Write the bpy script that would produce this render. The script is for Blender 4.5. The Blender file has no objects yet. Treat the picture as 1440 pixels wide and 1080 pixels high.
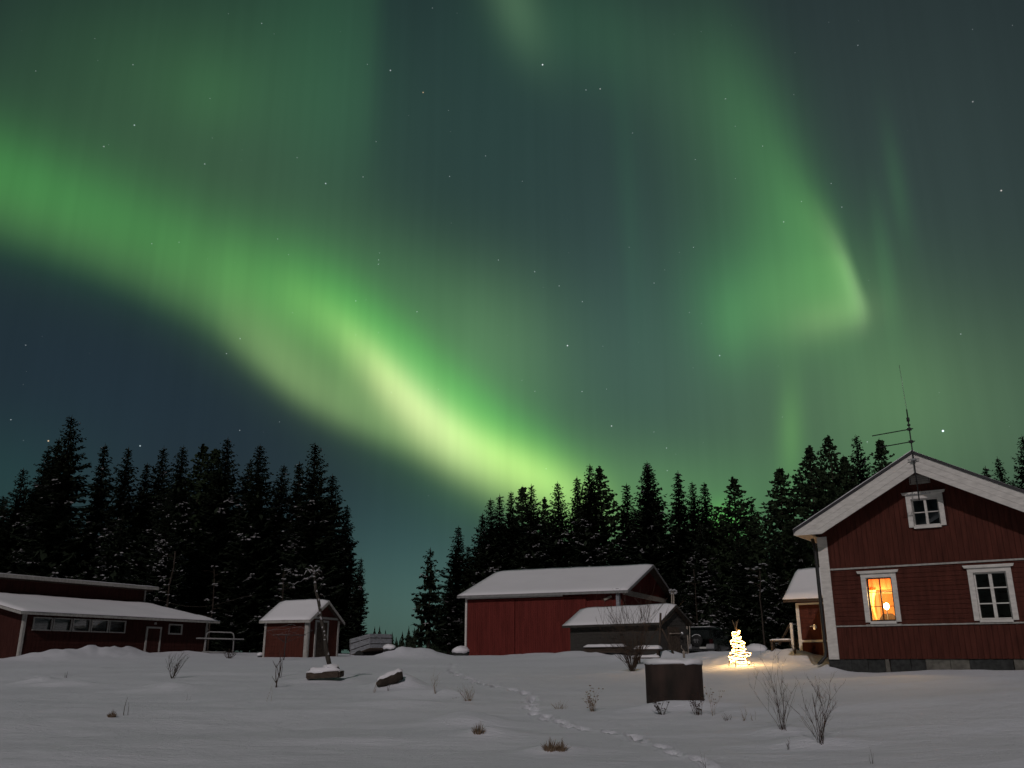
import bpy, bmesh, math, random
import numpy as np
from mathutils import Vector, Matrix
R = math.radians
sc = bpy.context.scene
COL = sc.collection

# ------------------------------------------------------------------ camera
EYE = 1.5                      # height of the tripod above the zero level
F, HOR = 1240.0, 930.0         # focal length and horizon row, for a 1440 x 1080 picture
PITCH = math.atan((HOR - 540) / F)
CP, SP = math.cos(PITCH), math.sin(PITCH)
cam = bpy.data.cameras.new('camera')
cam.sensor_width = 36.0
cam.lens = 36.0 * F / 1440
cam.clip_start, cam.clip_end = 0.1, 6000
camo = bpy.data.objects.new('camera', cam)
COL.objects.link(camo)
camo.location = (0, 0, EYE)
camo.rotation_euler = (R(90) + PITCH, 0, 0)
sc.camera = camo
sc.view_settings.view_transform = 'Standard'
sc.view_settings.look = 'None'
sc.view_settings.exposure = 0.0
sc.view_settings.gamma = 1.0
try:
    sc.cycles.use_denoising = True
    sc.cycles.denoiser = 'OPENIMAGEDENOISE'
except Exception:
    pass
sc.cycles.use_adaptive_sampling = True
sc.cycles.adaptive_threshold = 0.02
sc.cycles.adaptive_min_samples = 12
sc.cycles.sample_clamp_indirect = 4
sc.cycles.max_bounces = 6

def ray(px, py):
    a, b = (px - 720) / F, (540 - py) / F
    return Vector((a, CP - b * SP, SP + b * CP))
def at(px, py, d):             # the point d metres ahead seen at that pixel
    r = ray(px, py)
    v = r * (d / r.y)
    v.z += EYE
    return v
def azel(px, py):              # sky direction in degrees
    r = ray(px, py).normalized()
    return math.degrees(math.atan2(r.x, r.y)), math.degrees(math.asin(r.z))

# ------------------------------------------------------------------ moon and sky
MOON_AZ, MOON_EL = 12.0, 33.0  # moonlight comes from behind and slightly left
ml = bpy.data.lights.new('moon', 'SUN')
ml.energy = 0.99
ml.angle = R(0.5)
ml.color = (1.0, 0.90, 0.89)
mo = bpy.data.objects.new('moon', ml)
COL.objects.link(mo)
Ld = Vector((math.sin(R(MOON_AZ)) * math.cos(R(MOON_EL)), math.cos(R(MOON_AZ)) * math.cos(R(MOON_EL)), -math.sin(R(MOON_EL))))
mo.rotation_euler = Ld.to_track_quat('-Z', 'Y').to_euler()
mo.location = (-30, -60, 80)

world = bpy.data.worlds.new('World')
sc.world = world
world.use_nodes = True
wt = world.node_tree
for n in list(wt.nodes): wt.nodes.remove(n)
WN, WL = wt.nodes, wt.links
def lk(s, d):
    if isinstance(s, (int, float)): d.default_value = s
    else: WL.new(s, d)
def mth(op, a, b=0.0, c=None):
    n = WN.new('ShaderNodeMath'); n.operation = op
    lk(a, n.inputs[0]); lk(b, n.inputs[1])
    if c is not None: lk(c, n.inputs[2])
    return n.outputs[0]
def sstep(v, lo, hi, o0=0.0, o1=1.0):
    n = WN.new('ShaderNodeMapRange'); n.interpolation_type = 'SMOOTHSTEP'
    lk(v, n.inputs[0]); lk(lo, n.inputs[1]); lk(hi, n.inputs[2]); lk(o0, n.inputs[3]); lk(o1, n.inputs[4])
    return n.outputs[0]
def curve(v, pts, ylo, yhi):   # smooth curve through (x, y) points, linear units
    xlo, xhi = pts[0][0], pts[-1][0]
    n = WN.new('ShaderNodeMapRange'); lk(v, n.inputs[0]); lk(xlo, n.inputs[1]); lk(xhi, n.inputs[2])
    f = WN.new('ShaderNodeFloatCurve')
    c = f.mapping.curves[0]
    q = [((x - xlo) / (xhi - xlo), (y - ylo) / (yhi - ylo)) for x, y in pts]
    while len(c.points) < len(q): c.points.new(0.5, 0.5)
    for p, (x, y) in zip(c.points, q):
        p.location = (x, y); p.handle_type = 'AUTO_CLAMPED'
    f.mapping.update()
    WL.new(n.outputs[0], f.inputs['Value'])
    return mth('MULTIPLY_ADD', f.outputs[0], yhi - ylo, ylo)
def tint(v, col):              # scalar * colour
    if col[1] > 1.5 * col[2] and col[1] > col[0]: col = (col[0] * 1.08, col[1] * .96, col[2] * .74)   # oxygen green
    n = WN.new('ShaderNodeVectorMath'); n.operation = 'SCALE'
    n.inputs[0].default_value = col; WL.new(v, n.inputs['Scale'])
    return n.outputs[0]
acc = [None]
def add(v):
    if acc[0] is None: acc[0] = v; return
    n = WN.new('ShaderNodeVectorMath'); n.operation = 'ADD'
    WL.new(acc[0], n.inputs[0]); WL.new(v, n.inputs[1]); acc[0] = n.outputs[0]

tc = WN.new('ShaderNodeTexCoord')
DIR = tc.outputs['Generated']
sx = WN.new('ShaderNodeSeparateXYZ'); WL.new(DIR, sx.inputs[0])
AZ = mth('MULTIPLY', mth('ARCTAN2', sx.outputs[0], sx.outputs[1]), 180 / math.pi)
EL = mth('MULTIPLY', mth('ARCSINE', sx.outputs[2]), 180 / math.pi)
# curtain rays: noise stretched along the vertical
cv = WN.new('ShaderNodeCombineXYZ')
WL.new(mth('MULTIPLY', AZ, 0.55), cv.inputs[0]); WL.new(mth('MULTIPLY', EL, 0.035), cv.inputs[1])
nz = WN.new('ShaderNodeTexNoise'); nz.inputs['Scale'].default_value = 1.0; nz.inputs['Detail'].default_value = 2.0
WL.new(cv.outputs[0], nz.inputs['Vector'])
RAYS = sstep(nz.outputs[0], 0.25, 0.75, 0.96, 1.04)

# dim moonlit night sky
st = WN.new('ShaderNodeTexSky'); st.sky_type = 'NISHITA'; st.sun_disc = False
st.sun_elevation = R(MOON_EL); st.sun_rotation = R(180 + MOON_AZ)
sk = WN.new('ShaderNodeVectorMath'); sk.operation = 'SCALE'; sk.inputs['Scale'].default_value = 0.0027
WL.new(st.outputs[0], sk.inputs[0]); add(sk.outputs[0])

def blob(px, py, s1, s2, rot, col, power=1.0):
    """soft patch of aurora light round the direction seen at px,py; sizes in picture units, rot clockwise"""
    a0, e0 = azel(px, py)
    h = 4.0
    ax = np.array(azel(px + h, py)) - np.array(azel(px - h, py)); ay = np.array(azel(px, py + h)) - np.array(azel(px, py - h))
    J = np.array([ax, ay]).T / (2 * h)
    c, s = math.cos(R(rot)), math.sin(R(rot))
    Q = np.array([[c, -s], [s, c]])
    C = J @ Q @ np.diag([s1 ** 2, s2 ** 2]) @ Q.T @ J.T
    P = np.linalg.inv(C)
    Lc = np.linalg.cholesky(P).T     # quad form = |Lc v|^2
    da, de = mth('SUBTRACT', AZ, a0), mth('SUBTRACT', EL, e0)
    u = mth('MULTIPLY_ADD', da, float(Lc[0, 0]), mth('MULTIPLY', de, float(Lc[0, 1])))
    v = mth('MULTIPLY', de, float(Lc[1, 1]))
    q = mth('MULTIPLY_ADD', u, u, mth('MULTIPLY', v, v))
    if power != 1.0: q = mth('POWER', q, power)
    g = mth('POWER', 2.718, mth('MULTIPLY', q, -0.5))
    add(tint(g, col))
    return g

def band(edge, crest_i, lo_w, hi_w, col, fade=None):
    """light above an edge curve: soft step below, exponential decay above"""
    e = sorted(azel(*p) for p in edge)
    ys = [y for _, y in e]
    E0 = curve(AZ, e, min(ys) - 1, max(ys) + 1)
    d = mth('SUBTRACT', EL, E0)
    up = sstep(d, -lo_w, lo_w)
    dec = mth('POWER', 2.718, mth('MULTIPLY', mth('MAXIMUM', d, 0.0), -1.0 / hi_w))
    i = sorted((azel(x, y)[0], v) for x, y, v in crest_i)
    I = curve(AZ, i, 0.0, max(v for _, v in i))
    g = mth('MULTIPLY', mth('MULTIPLY', up, dec), mth('MULTIPLY', I, RAYS))
    add(tint(g, col))
    return g

def crest(line, inten, w_up, w_dn, col):
    """bright ridge along a curve, gaussian with its own width above and below"""
    e = sorted(azel(*p) for p in line)
    ys = [y for _, y in e]
    E0 = curve(AZ, e, min(ys) - 1, max(ys) + 1)
    d = mth('SUBTRACT', EL, E0)
    dn = mth('MULTIPLY', mth('MINIMUM', d, 0.0), 1 / w_dn)
    up = mth('MULTIPLY', mth('MAXIMUM', d, 0.0), 1 / w_up)
    q = mth('MULTIPLY_ADD', dn, dn, mth('MULTIPLY', up, up))
    i = sorted((azel(x, y)[0], v) for x, y, v in inten)
    I = curve(AZ, i, 0.0, max(v for _, v in i))
    g = mth('MULTIPLY', mth('POWER', 2.718, mth('MULTIPLY', q, -0.5)), mth('MULTIPLY', I, RAYS))
    add(tint(g, col))

# the great arc from the upper left down to the treetops
low_edge = [(-120, 290), (0, 322), (100, 355), (200, 400), (290, 445), (360, 510), (430, 560), (520, 605), (600, 640), (680, 682), (760, 712), (900, 740)]
band(low_edge, [(-120, 300, .5), (0, 300, .75), (200, 390, .9), (400, 540, 1.0), (560, 620, .8), (700, 690, .55), (800, 720, .25), (900, 740, 0.0)], 1.9, 3.6, (.046, .098, .040))
crest([(-120, 225), (0, 258), (100, 296), (200, 335), (300, 378), (400, 428), (480, 470), (560, 535), (640, 600), (720, 650), (800, 690), (900, 730)],
      [(-120, 225, .7), (0, 258, .85), (150, 310, .8), (300, 378, .9), (400, 428, .75), (520, 500, .9), (640, 600, 1.0), (760, 670, .9), (830, 700, .35), (900, 730, 0.0)], 2.0, 2.0, (.018, .135, .022))
crest([(300, 352), (380, 388), (440, 418), (500, 455), (560, 500), (620, 550), (680, 598), (740, 640), (800, 678), (880, 715)],
      [(300, 352, 0.0), (380, 388, .35), (440, 418, .75), (500, 455, 1.0), (620, 550, 1.0), (740, 640, .8), (800, 678, .4), (880, 715, 0.0)], 1.9, 1.6, (.035, .215, .032))
crest([(380, 400), (450, 444), (500, 487), (550, 536), (600, 584), (660, 624), (720, 655), (780, 683), (880, 720)],
      [(380, 395, 0.0), (450, 437, .18), (510, 485, .6), (570, 545, 1.0), (640, 605, .9), (720, 650, .8), (780, 680, .5), (880, 720, 0.0)], 1.05, 1.45, (.28, .30, .15))
blob(590, 572, 70, 24, 46, (.20, .15, .13))
blob(640, 600, 120, 70, 40, (.015, .06, .015))
blob(640, 500, 150, 60, 38, (.012, .045, .018))
blob(760, 668, 60, 26, 25, (.08, .12, .025))
blob(690, 648, 90, 28, 28, (.06, .10, .03))
crest([(300, 445), (360, 490), (430, 545), (520, 590), (620, 630), (700, 665)], [(300, 445, .0), (360, 490, .6), (430, 545, 1.0), (520, 590, .9), (620, 630, .8), (700, 665, .0)], 1.5, .9, (.080, .135, .060))
blob(430, 500, 90, 42, 42, (.035, .07, .028))
blob(350, 430, 80, 45, 35, (.025, .06, .02))
# wide diffuse green above the arc
blob(560, 430, 190, 75, 34, (.022, .058, .026))
blob(700, 480, 80, 70, 55, (.030, .070, .034))
blob(330, 320, 260, 45, 20, (.006, .034, .010))
blob(240, 110, 150, 95, 10, (.010, .042, .014))
blob(300, 130, 45, 40, 0, (.004, .022, .006))
blob(60, 150, 210, 150, 0, (.004, .016, .008))
blob(330, 220, 190, 120, 0, (.008, .014, .009))
blob(60, 262, 130, 34, 22, (.004, .035, .008))
blob(460, 120, 60, 130, 0, (.004, .024, .010))
gq = mth('MULTIPLY', sstep(AZ, azel(505, 150)[0], azel(545, 150)[0], 1.0, 0.0), mth('MULTIPLY', sstep(AZ, azel(100, 100)[0], azel(450, 100)[0]), sstep(EL, azel(500, 330)[1], azel(500, 120)[1])))
add(tint(gq, (.005, .022, .009)))
# patch at the top
blob(722, 0, 24, 62, -20, (.035, .075, .045))
# right curtain
re_ = sorted((azel(x, y)[1], azel(x, y)[0]) for x, y in [(960, 40), (1020, 110), (1075, 180), (1120, 245), (1155, 300), (1183, 350), (1203, 400), (1214, 440), (1214, 475)])
xs = [a for _, a in re_]
Aed = curve(EL, re_, min(xs) - 1, max(xs) + 1)
dd = mth('SUBTRACT', Aed, AZ)
wid = curve(EL, [(azel(1214, 475)[1], .8), (azel(1200, 390)[1], .6), (azel(1150, 290)[1], 1.6), (azel(1000, 90)[1], 4.5)], 0, 5)
stp = sstep(mth('DIVIDE', dd, wid), -1.0, 1.0)
ir = sorted((azel(1180, y)[1], v) for y, v in [(500, 0.0), (480, .03), (455, .40), (420, .90), (385, 1.0), (350, .75), (290, .50), (220, .17), (130, .04), (40, .01), (-40, 0.0)])
I = curve(EL, ir, 0, 1)
g1 = mth('MULTIPLY', mth('MULTIPLY', stp, mth('POWER', 2.718, mth('MULTIPLY', mth('MAXIMUM', dd, 0.0), -1 / 1.6))), mth('MULTIPLY', I, RAYS))
add(tint(g1, (.075, .27, .060)))
g2 = mth('MULTIPLY', mth('MULTIPLY', stp, mth('POWER', 2.718, mth('MULTIPLY', mth('MAXIMUM', dd, 0.0), -1 / .55))), sstep(EL, azel(1150, 260)[1], azel(1200, 410)[1]))
g2 = mth('MULTIPLY', g2, sstep(EL, azel(1200, 490)[1], azel(1200, 415)[1]))
add(tint(g2, (.13, .12, .10)))
blob(1125, 425, 66, 44, -12, (.028, .080, .024))
blob(1170, 448, 42, 20, -14, (.05, .07, .04))
blob(1085, 400, 22, 75, -10, (.010, .045, .012))
blob(1135, 360, 26, 85, -16, (.012, .055, .014))
blob(1085, 390, 95, 80, 20, (.012, .055, .015))
blob(1030, 460, 24, 45, 0, (.010, .048, .012))
blob(1025, 425, 45, 60, 10, (.005, .045, .012))
blob(1015, 205, 62, 105, -22, (.012, .042, .016))
blob(1085, 230, 40, 130, -24, (.010, .055, .015))
blob(900, 80, 120, 55, 25, (.006, .020, .010))
blob(800, 30, 90, 60, 10, (.004, .022, .008))
blob(1245, 380, 10, 70, -8, (.008, .038, .014))
blob(1262, 265, 10, 60, -10, (.007, .034, .012))
blob(885, 300, 12, 140, -4, (.002, .014, .006))
blob(900, 520, 130, 120, 0, (.012, .030, .024))
# pale green glow low on the right
blob(1200, 580, 200, 110, 0, (.045, .105, .050))
blob(1255, 550, 60, 80, 0, (.016, .046, .016))
blob(1112, 610, 13, 50, 0, (.03, .10, .02))
blob(1010, 705, 140, 50, 0, (.030, .10, .036))
blob(1020, 735, 22, 18, 0, (.05, .30, .03))
blob(850, 690, 100, 50, 10, (.04, .10, .034))
blob(1400, 640, 130, 130, 0, (.022, .045, .026))
blob(580, 790, 110, 75, 10, (.010, .036, .034))
blob(620, 880, 220, 70, 0, (.030, .062, .048))
blob(-20, 690, 120, 70, 0, (.002, .02, .014))
blob(150, 560, 260, 120, 20, (.001, .005, .011))
# airglow: faint neutral floor, a little stronger to the upper right
blob(1250, 150, 320, 260, 0, (.009, .012, .010))
blob(780, 260, 280, 220, 0, (.008, .018, .013))
blob(880, 480, 150, 150, 0, (.008, .014, .012))
blob(1340, 330, 190, 200, 0, (.011, .019, .014))
blob(650, 150, 200, 160, 0, (.003, .014, .010))
fl = WN.new('ShaderNodeCombineXYZ')
for k, v in enumerate((.009, .015, .017)): fl.inputs[k].default_value = v
add(fl.outputs[0])

cw = WN.new('ShaderNodeCombineXYZ')
WL.new(mth('MULTIPLY', AZ, 1.5), cw.inputs[0]); WL.new(mth('MULTIPLY', EL, 0.05), cw.inputs[1])
nw = WN.new('ShaderNodeTexNoise'); nw.inputs['Scale'].default_value = 1.0; nw.inputs['Detail'].default_value = 3.0
WL.new(cw.outputs[0], nw.inputs['Vector'])
fine = WN.new('ShaderNodeVectorMath'); fine.operation = 'SCALE'
WL.new(acc[0], fine.inputs[0]); WL.new(mth('MULTIPLY', sstep(nw.outputs[0], .25, .75, .98, 1.02), sstep(nz.outputs[0], .25, .75, .98, 1.02)), fine.inputs['Scale'])
acc[0] = fine.outputs[0]
# stars: two cell patterns of tiny points, and the bright ones where they stand
def stars(scale, rad, thr, gain):
    vo = WN.new('ShaderNodeTexVoronoi'); vo.feature = 'F1'; vo.inputs['Scale'].default_value = scale
    WL.new(DIR, vo.inputs['Vector'])
    s = WN.new('ShaderNodeSeparateColor'); WL.new(vo.outputs['Color'], s.inputs[0])
    k = sstep(s.outputs[0], thr, 1.0)
    d = sstep(vo.outputs['Distance'], 0.0, rad * scale, 1.0, 0.0)
    g = mth('MULTIPLY', mth('MULTIPLY', k, d), gain)
    up = sstep(EL, 0.0, 4.0)
    add(tint(mth('MULTIPLY', g, up), (.85, .95, 1.0)))
stars(34, .0010, .70, .9)
stars(75, .0009, .55, .42)
for px, py, b, c in [(763, 91, 1.2, (.9, .95, 1)), (595, 130, .5, (1, .7, .4)), (798, 486, 1.0, (.9, .95, 1)), (1326, 606, 2.6, (.75, .88, 1)),
                     (1408, 268, .8, (1, .9, .85)), (860, 599, .6, (.9, .95, 1)), (68, 620, .9, (1, .75, .45)), (197, 627, .7, (.8, .95, 1)),
                     (549, 99, .5, (.9, .95, 1)), (189, 176, .5, (.8, .95, 1)), (458, 258, .6, (.8, .9, 1)), (844, 125, .35, (1, 1, 1)),
                     (1012, 500, .5, (.8, .9, 1)), (1102, 312, .3, (.9, 1, 1)), (146, 206, .3, (.9, 1, 1)), (1368, 143, .3, (1, 1, 1))]:
    v = ray(px, py).normalized()
    n = WN.new('ShaderNodeVectorMath'); n.operation = 'DISTANCE'
    WL.new(DIR, n.inputs[0]); n.inputs[1].default_value = v
    add(tint(sstep(n.outputs['Value'], 0.0, .0011 if b < 2 else .0014, 1.0, 0.0), tuple(b * k for k in c)))

bg = WN.new('ShaderNodeBackground'); bg.inputs['Strength'].default_value = 1.0
WL.new(acc[0], bg.inputs['Color'])
wo = WN.new('ShaderNodeOutputWorld'); WL.new(bg.outputs[0], wo.inputs['Surface'])

# ------------------------------------------------------------------ helpers
class MB:
    """collects shapes, then becomes one mesh object"""
    def __init__(s): s.v, s.f, s.m = [], [], []
    def add(s, vs, fs, mi=0):
        o = len(s.v); s.v += [tuple(p) for p in vs]
        s.f += [tuple(o + i for i in f) for f in fs]; s.m += [mi] * len(fs)
    def box(s, x0, x1, y0, y1, z0, z1, mi=0):
        s.add([(x0, y0, z0), (x1, y0, z0), (x1, y1, z0), (x0, y1, z0), (x0, y0, z1), (x1, y0, z1), (x1, y1, z1), (x0, y1, z1)],
              [(0, 3, 2, 1), (4, 5, 6, 7), (0, 1, 5, 4), (1, 2, 6, 5), (2, 3, 7, 6), (3, 0, 4, 7)], mi)
    def hexa(s, p, mi=0):      # 8 corners: bottom four, top four
        s.add(p, [(0, 3, 2, 1), (4, 5, 6, 7), (0, 1, 5, 4), (1, 2, 6, 5), (2, 3, 7, 6), (3, 0, 4, 7)], mi)
    def prism(s, poly, y0, y1, mi=0):  # polygon in x,z pushed along y
        n = len(poly)
        s.add([(x, y0, z) for x, z in poly] + [(x, y1, z) for x, z in poly],
              [tuple(range(n)), tuple(range(2 * n - 1, n - 1, -1))] + [(i, i + n, (i + 1) % n + n, (i + 1) % n) for i in range(n)], mi)
    def prismx(s, poly, x0, x1, mi=0):  # polygon in y,z pushed along x
        n = len(poly)
        s.add([(x0, y, z) for y, z in poly] + [(x1, y, z) for y, z in poly],
              [tuple(range(n)), tuple(range(2 * n - 1, n - 1, -1))] + [(i, i + n, (i + 1) % n + n, (i + 1) % n) for i in range(n)], mi)
    def tube(s, pts, rad, n=6, mi=0, cap=True):
        pts = [Vector(p) for p in pts]
        if isinstance(rad, (int, float)): rad = [rad] * len(pts)
        o = len(s.v); prev = None
        for i, p in enumerate(pts):
            d = (pts[min(i + 1, len(pts) - 1)] - pts[max(i - 1, 0)])
            if d.length < 1e-9: d = Vector((0, 0, 1))
            d.normalize()
            if prev is None:
                a = d.orthogonal().normalized()
            else:
                a = (prev - d * prev.dot(d))
                a = a.normalized() if a.length > 1e-6 else d.orthogonal().normalized()
            prev = a; b = d.cross(a)
            for k in range(n):
                t = 2 * math.pi * k / n
                s.v.append(tuple(p + (a * math.cos(t) + b * math.sin(t)) * rad[i]))
        for i in range(len(pts) - 1):
            for k in range(n):
                s.f.append((o + i * n + k, o + i * n + (k + 1) % n, o + (i + 1) * n + (k + 1) % n, o + (i + 1) * n + k)); s.m.append(mi)
        if cap and n > 2:
            s.f.append(tuple(o + k for k in reversed(range(n)))); s.m.append(mi)
            s.f.append(tuple(o + (len(pts) - 1) * n + k for k in range(n))); s.m.append(mi)
    def beam(s, p, q, w, h, mi=0):
        p, q = Vector(p), Vector(q); d = (q - p).normalized()
        a = d.cross(Vector((0, 0, 1)))
        a = a.normalized() if a.length > 1e-4 else Vector((1, 0, 0))
        b = a.cross(d)
        a, b = a * w / 2, b * h / 2
        s.hexa([p - a - b, p + a - b, q + a - b, q - a - b, p - a + b, p + a + b, q + a + b, q - a + b], mi)
    def lathe(s, c, prof, n=24, mi=0, axis='z'):
        o = len(s.v)
        for r, z in prof:
            for k in range(n):
                t = 2 * math.pi * k / n
                a, b = r * math.cos(t), r * math.sin(t)
                s.v.append((c[0] + a, c[1] + b, c[2] + z) if axis == 'z' else ((c[0] + z, c[1] + a, c[2] + b) if axis == 'x' else (c[0] + a, c[1] + z, c[2] + b)))
        for i in range(len(prof) - 1):
            for k in range(n):
                s.f.append((o + i * n + k, o + i * n + (k + 1) % n, o + (i + 1) * n + (k + 1) % n, o + (i + 1) * n + k)); s.m.append(mi)
        s.f.append(tuple(o + k for k in reversed(range(n)))); s.m.append(mi)
        s.f.append(tuple(o + (len(prof) - 1) * n + k for k in range(n))); s.m.append(mi)
    def build(s, name, mats, parent=None, smooth=False, dz=0.0):
        me = bpy.data.meshes.new(name)
        v = s.v if dz == 0 else [(x, y, z + dz) for x, y, z in s.v]
        me.from_pydata(v, [], s.f)
        for m in (mats if isinstance(mats, (list, tuple)) else [mats]): me.materials.append(m)
        if any(s.m): me.polygons.foreach_set('material_index', s.m)
        if smooth: me.polygons.foreach_set('use_smooth', [True] * len(s.f))
        me.update()
        o = bpy.data.objects.new(name, me); COL.objects.link(o)
        if parent: o.parent = parent
        return o

def tag(o, label=None, cat=None, group=None, kind=None):
    if label: o['label'] = label
    if cat: o['category'] = cat
    if group: o['group'] = group
    if kind: o['kind'] = kind
    return o
def thing(name, loc, rz, label, cat, group=None):
    o = bpy.data.objects.new(name, None); COL.objects.link(o)
    o.location = loc; o.rotation_euler = (0, 0, rz); o.empty_display_size = .3
    return tag(o, label, cat, group)

# ------------------------------------------------------------------ materials
def mat(name, col, rough=.7, spec=.3, var=.25, scale=6.0, stretch=(1, 1, 1), bump=0.0, bscale=30.0, metal=0.0, emis=None, estr=0.0, col2=None, detail=5.0):
    m = bpy.data.materials.new(name); m.use_nodes = True
    t = m.node_tree; N = t.nodes; L = t.links
    b = N['Principled BSDF']
    b.inputs['Roughness'].default_value = rough; b.inputs['Metallic'].default_value = metal
    b.inputs['Specular IOR Level'].default_value = spec
    tc = N.new('ShaderNodeTexCoord'); mp = N.new('ShaderNodeMapping'); mp.inputs['Scale'].default_value = stretch
    L.new(tc.outputs['Object'], mp.inputs['Vector'])
    n1 = N.new('ShaderNodeTexNoise'); n1.inputs['Scale'].default_value = scale; n1.inputs['Detail'].default_value = detail
    L.new(mp.outputs[0], n1.inputs['Vector'])
    mx = N.new('ShaderNodeMix'); mx.data_type = 'RGBA'
    mr = N.new('ShaderNodeMapRange'); mr.inputs[1].default_value = .3; mr.inputs[2].default_value = .7
    L.new(n1.outputs[0], mr.inputs[0]); L.new(mr.outputs[0], mx.inputs[0])
    c2 = col2 if col2 else tuple(c * (1 - var) for c in col)
    c1 = col if col2 else tuple(min(1, c * (1 + var)) for c in col)
    mx.inputs[6].default_value = (*c2, 1); mx.inputs[7].default_value = (*c1, 1)
    L.new(mx.outputs[2], b.inputs['Base Color'])
    if bump:
        n2 = N.new('ShaderNodeTexNoise'); n2.inputs['Scale'].default_value = bscale; n2.inputs['Detail'].default_value = 4
        L.new(mp.outputs[0], n2.inputs['Vector'])
        bp = N.new('ShaderNodeBump'); bp.inputs['Strength'].default_value = bump; bp.inputs['Distance'].default_value = .02
        L.new(n2.outputs[0], bp.inputs['Height']); L.new(bp.outputs[0], b.inputs['Normal'])
    if emis:
        b.inputs['Emission Color'].default_value = (*emis, 1); b.inputs['Emission Strength'].default_value = estr
    return m
M = {}
M['red'] = mat('falu_red_boards', (.072, .0215, .0150), .85, .15, .28, 3.0, (4, 4, .6), .3, 25)
M['red_dark'] = mat('old_dark_red_boards', (.044, .0155, .0125), .9, .1, .3, 2.5, (4, 4, .6), .3, 25)
M['red_barn'] = mat('barn_red_boards', (.118, .0225, .0185), .85, .12, .22, 1.6, (3, 3, .4), .25, 20)
M['white'] = mat('white_painted_wood', (.60, .58, .55), .6, .3, .14, 5, (1, 1, 3), .15, 40)
M['white_dirty'] = mat('weathered_white_boards', (.34, .33, .31), .7, .25, .22, 7, (2, 2, 1), .2, 30)
M['grey_wood'] = mat('grey_weathered_wood', (.052, .049, .045), .9, .1, .35, 5, (1, 1, 6), .4, 30)
M['grey_plank'] = mat('pale_grey_planks', (.24, .25, .27), .85, .15, .3, 4, (1, 1, 5), .35, 25)
M['pale_wood'] = mat('bare_pale_wood', (.30, .26, .22), .8, .2, .25, 6, (1, 1, 4), .3, 30)
M['brown_wood'] = mat('dark_brown_wood', (.06, .045, .035), .85, .15, .35, 6, (1, 1, 4), .4, 30)
M['soffit'] = mat('varnished_soffit_boards', (.42, .33, .22), .6, .3, .2, 5, (1, 6, 1), .1, 30)
M['roof_dark'] = mat('dark_metal_roof', (.028, .026, .030), .5, .5, .2, 4)
M['fascia'] = mat('grey_fascia', (.20, .20, .20), .7, .3, .2, 5)
M['granite'] = mat('dark_granite', (.035, .037, .036), .9, .2, .4, 9, (1, 1, 1), .6, 20)
M['limewash'] = mat('limewashed_stone', (.12, .115, .10), .9, .15, .35, 7, (1, 1, 1), .6, 18)
M['rust'] = mat('rusty_iron_sheet', (.092, .060, .050), .85, .2, .4, 3.4, (1, 1, .45), .5, 9, col2=(.036, .031, .027), detail=9)
M['bark'] = mat('spruce_bark', (.045, .036, .030), .95, .05, .4, 9, (1, 1, .3), .6, 20)
M['bark_grey'] = mat('grey_snag_bark', (.050, .044, .038), .95, .05, .45, 9, (1, 1, .5), .7, 18)
M['twig'] = mat('brown_twigs', (.050, .037, .030), .9, .1, .3, 12)
M['twig_red'] = mat('reddish_twigs', (.060, .036, .028), .9, .1, .3, 12)
M['straw'] = mat('dry_straw', (.20, .145, .10), .9, .05, .35, 14)
M['needle'] = mat('spruce_needles', (.017, .024, .015), .9, .05, .5, 1.2)
M['needle_pine'] = mat('pine_needles', (.019, .029, .015), .9, .05, .45, 1.2)
M['steel'] = mat('galvanised_steel', (.30, .31, .32), .45, .5, .15, 8, metal=.7)
M['dark_steel'] = mat('dark_steel', (.022, .022, .023), .5, .5, .15, 8, metal=.3)
M['black'] = mat('black_rubber', (.012, .012, .012), .8, .3, .2, 10)
M['car'] = mat('dark_green_car_paint', (.016, .020, .018), .25, .6, .1, 3)
M['plastic'] = mat('grey_bumper_plastic', (.035, .035, .036), .6, .4, .15, 8)
M['chrome'] = mat('bright_trim', (.55, .55, .56), .25, .6, .05, 8, metal=.8)
M['sheen_rack_grey'] = mat('bumper_sheen_rack_grey', (.20, .20, .21), .6, .4, .2, 8)  # bumper corner reflections put into the grey; the rack bars share it
M['tail'] = mat('red_lens', (.022, .003, .004), .2, .6, .1, 8)
M['plate'] = mat('number_plate', (.45, .45, .43), .5, .4, .05, 8)
M['curtain'] = mat('orange_cloth', (.42, .13, .05), .9, .05, .15, 5, (8, 8, 1))
M['curtain_side'] = mat('yellow_cloth', (.80, .52, .20), .9, .05, .12, 5, (8, 8, 1))
M['room'] = mat('varnished_pine_room', (.66, .40, .18), .7, .2, .15, 4, (1, 1, .2))
M['streak_frame'] = mat('light_streak_frame', (.85, .72, .45), .6, .3, .05, 4)
M['chair'] = mat('dark_upholstery', (.05, .035, .025), .9, .1, .2, 6)
M['bulb'] = mat('glowing_lamp', (1, .8, .5), .5, .2, 0, 4, emis=(1, .80, .42), estr=30)
M['string'] = mat('warm_light_string', (1, .8, .5), .5, .2, 0, 4, emis=(1, .55, .16), estr=18)
M['stick'] = mat('bare_sticks', (.20, .13, .07), .8, .2, .2, 6)
M['sash_backlit'] = mat('backlit_brown_sash', (.05, .03, .02), .7, .3, .2, 6)  # darkness of the backlit sash put into the brown

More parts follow.
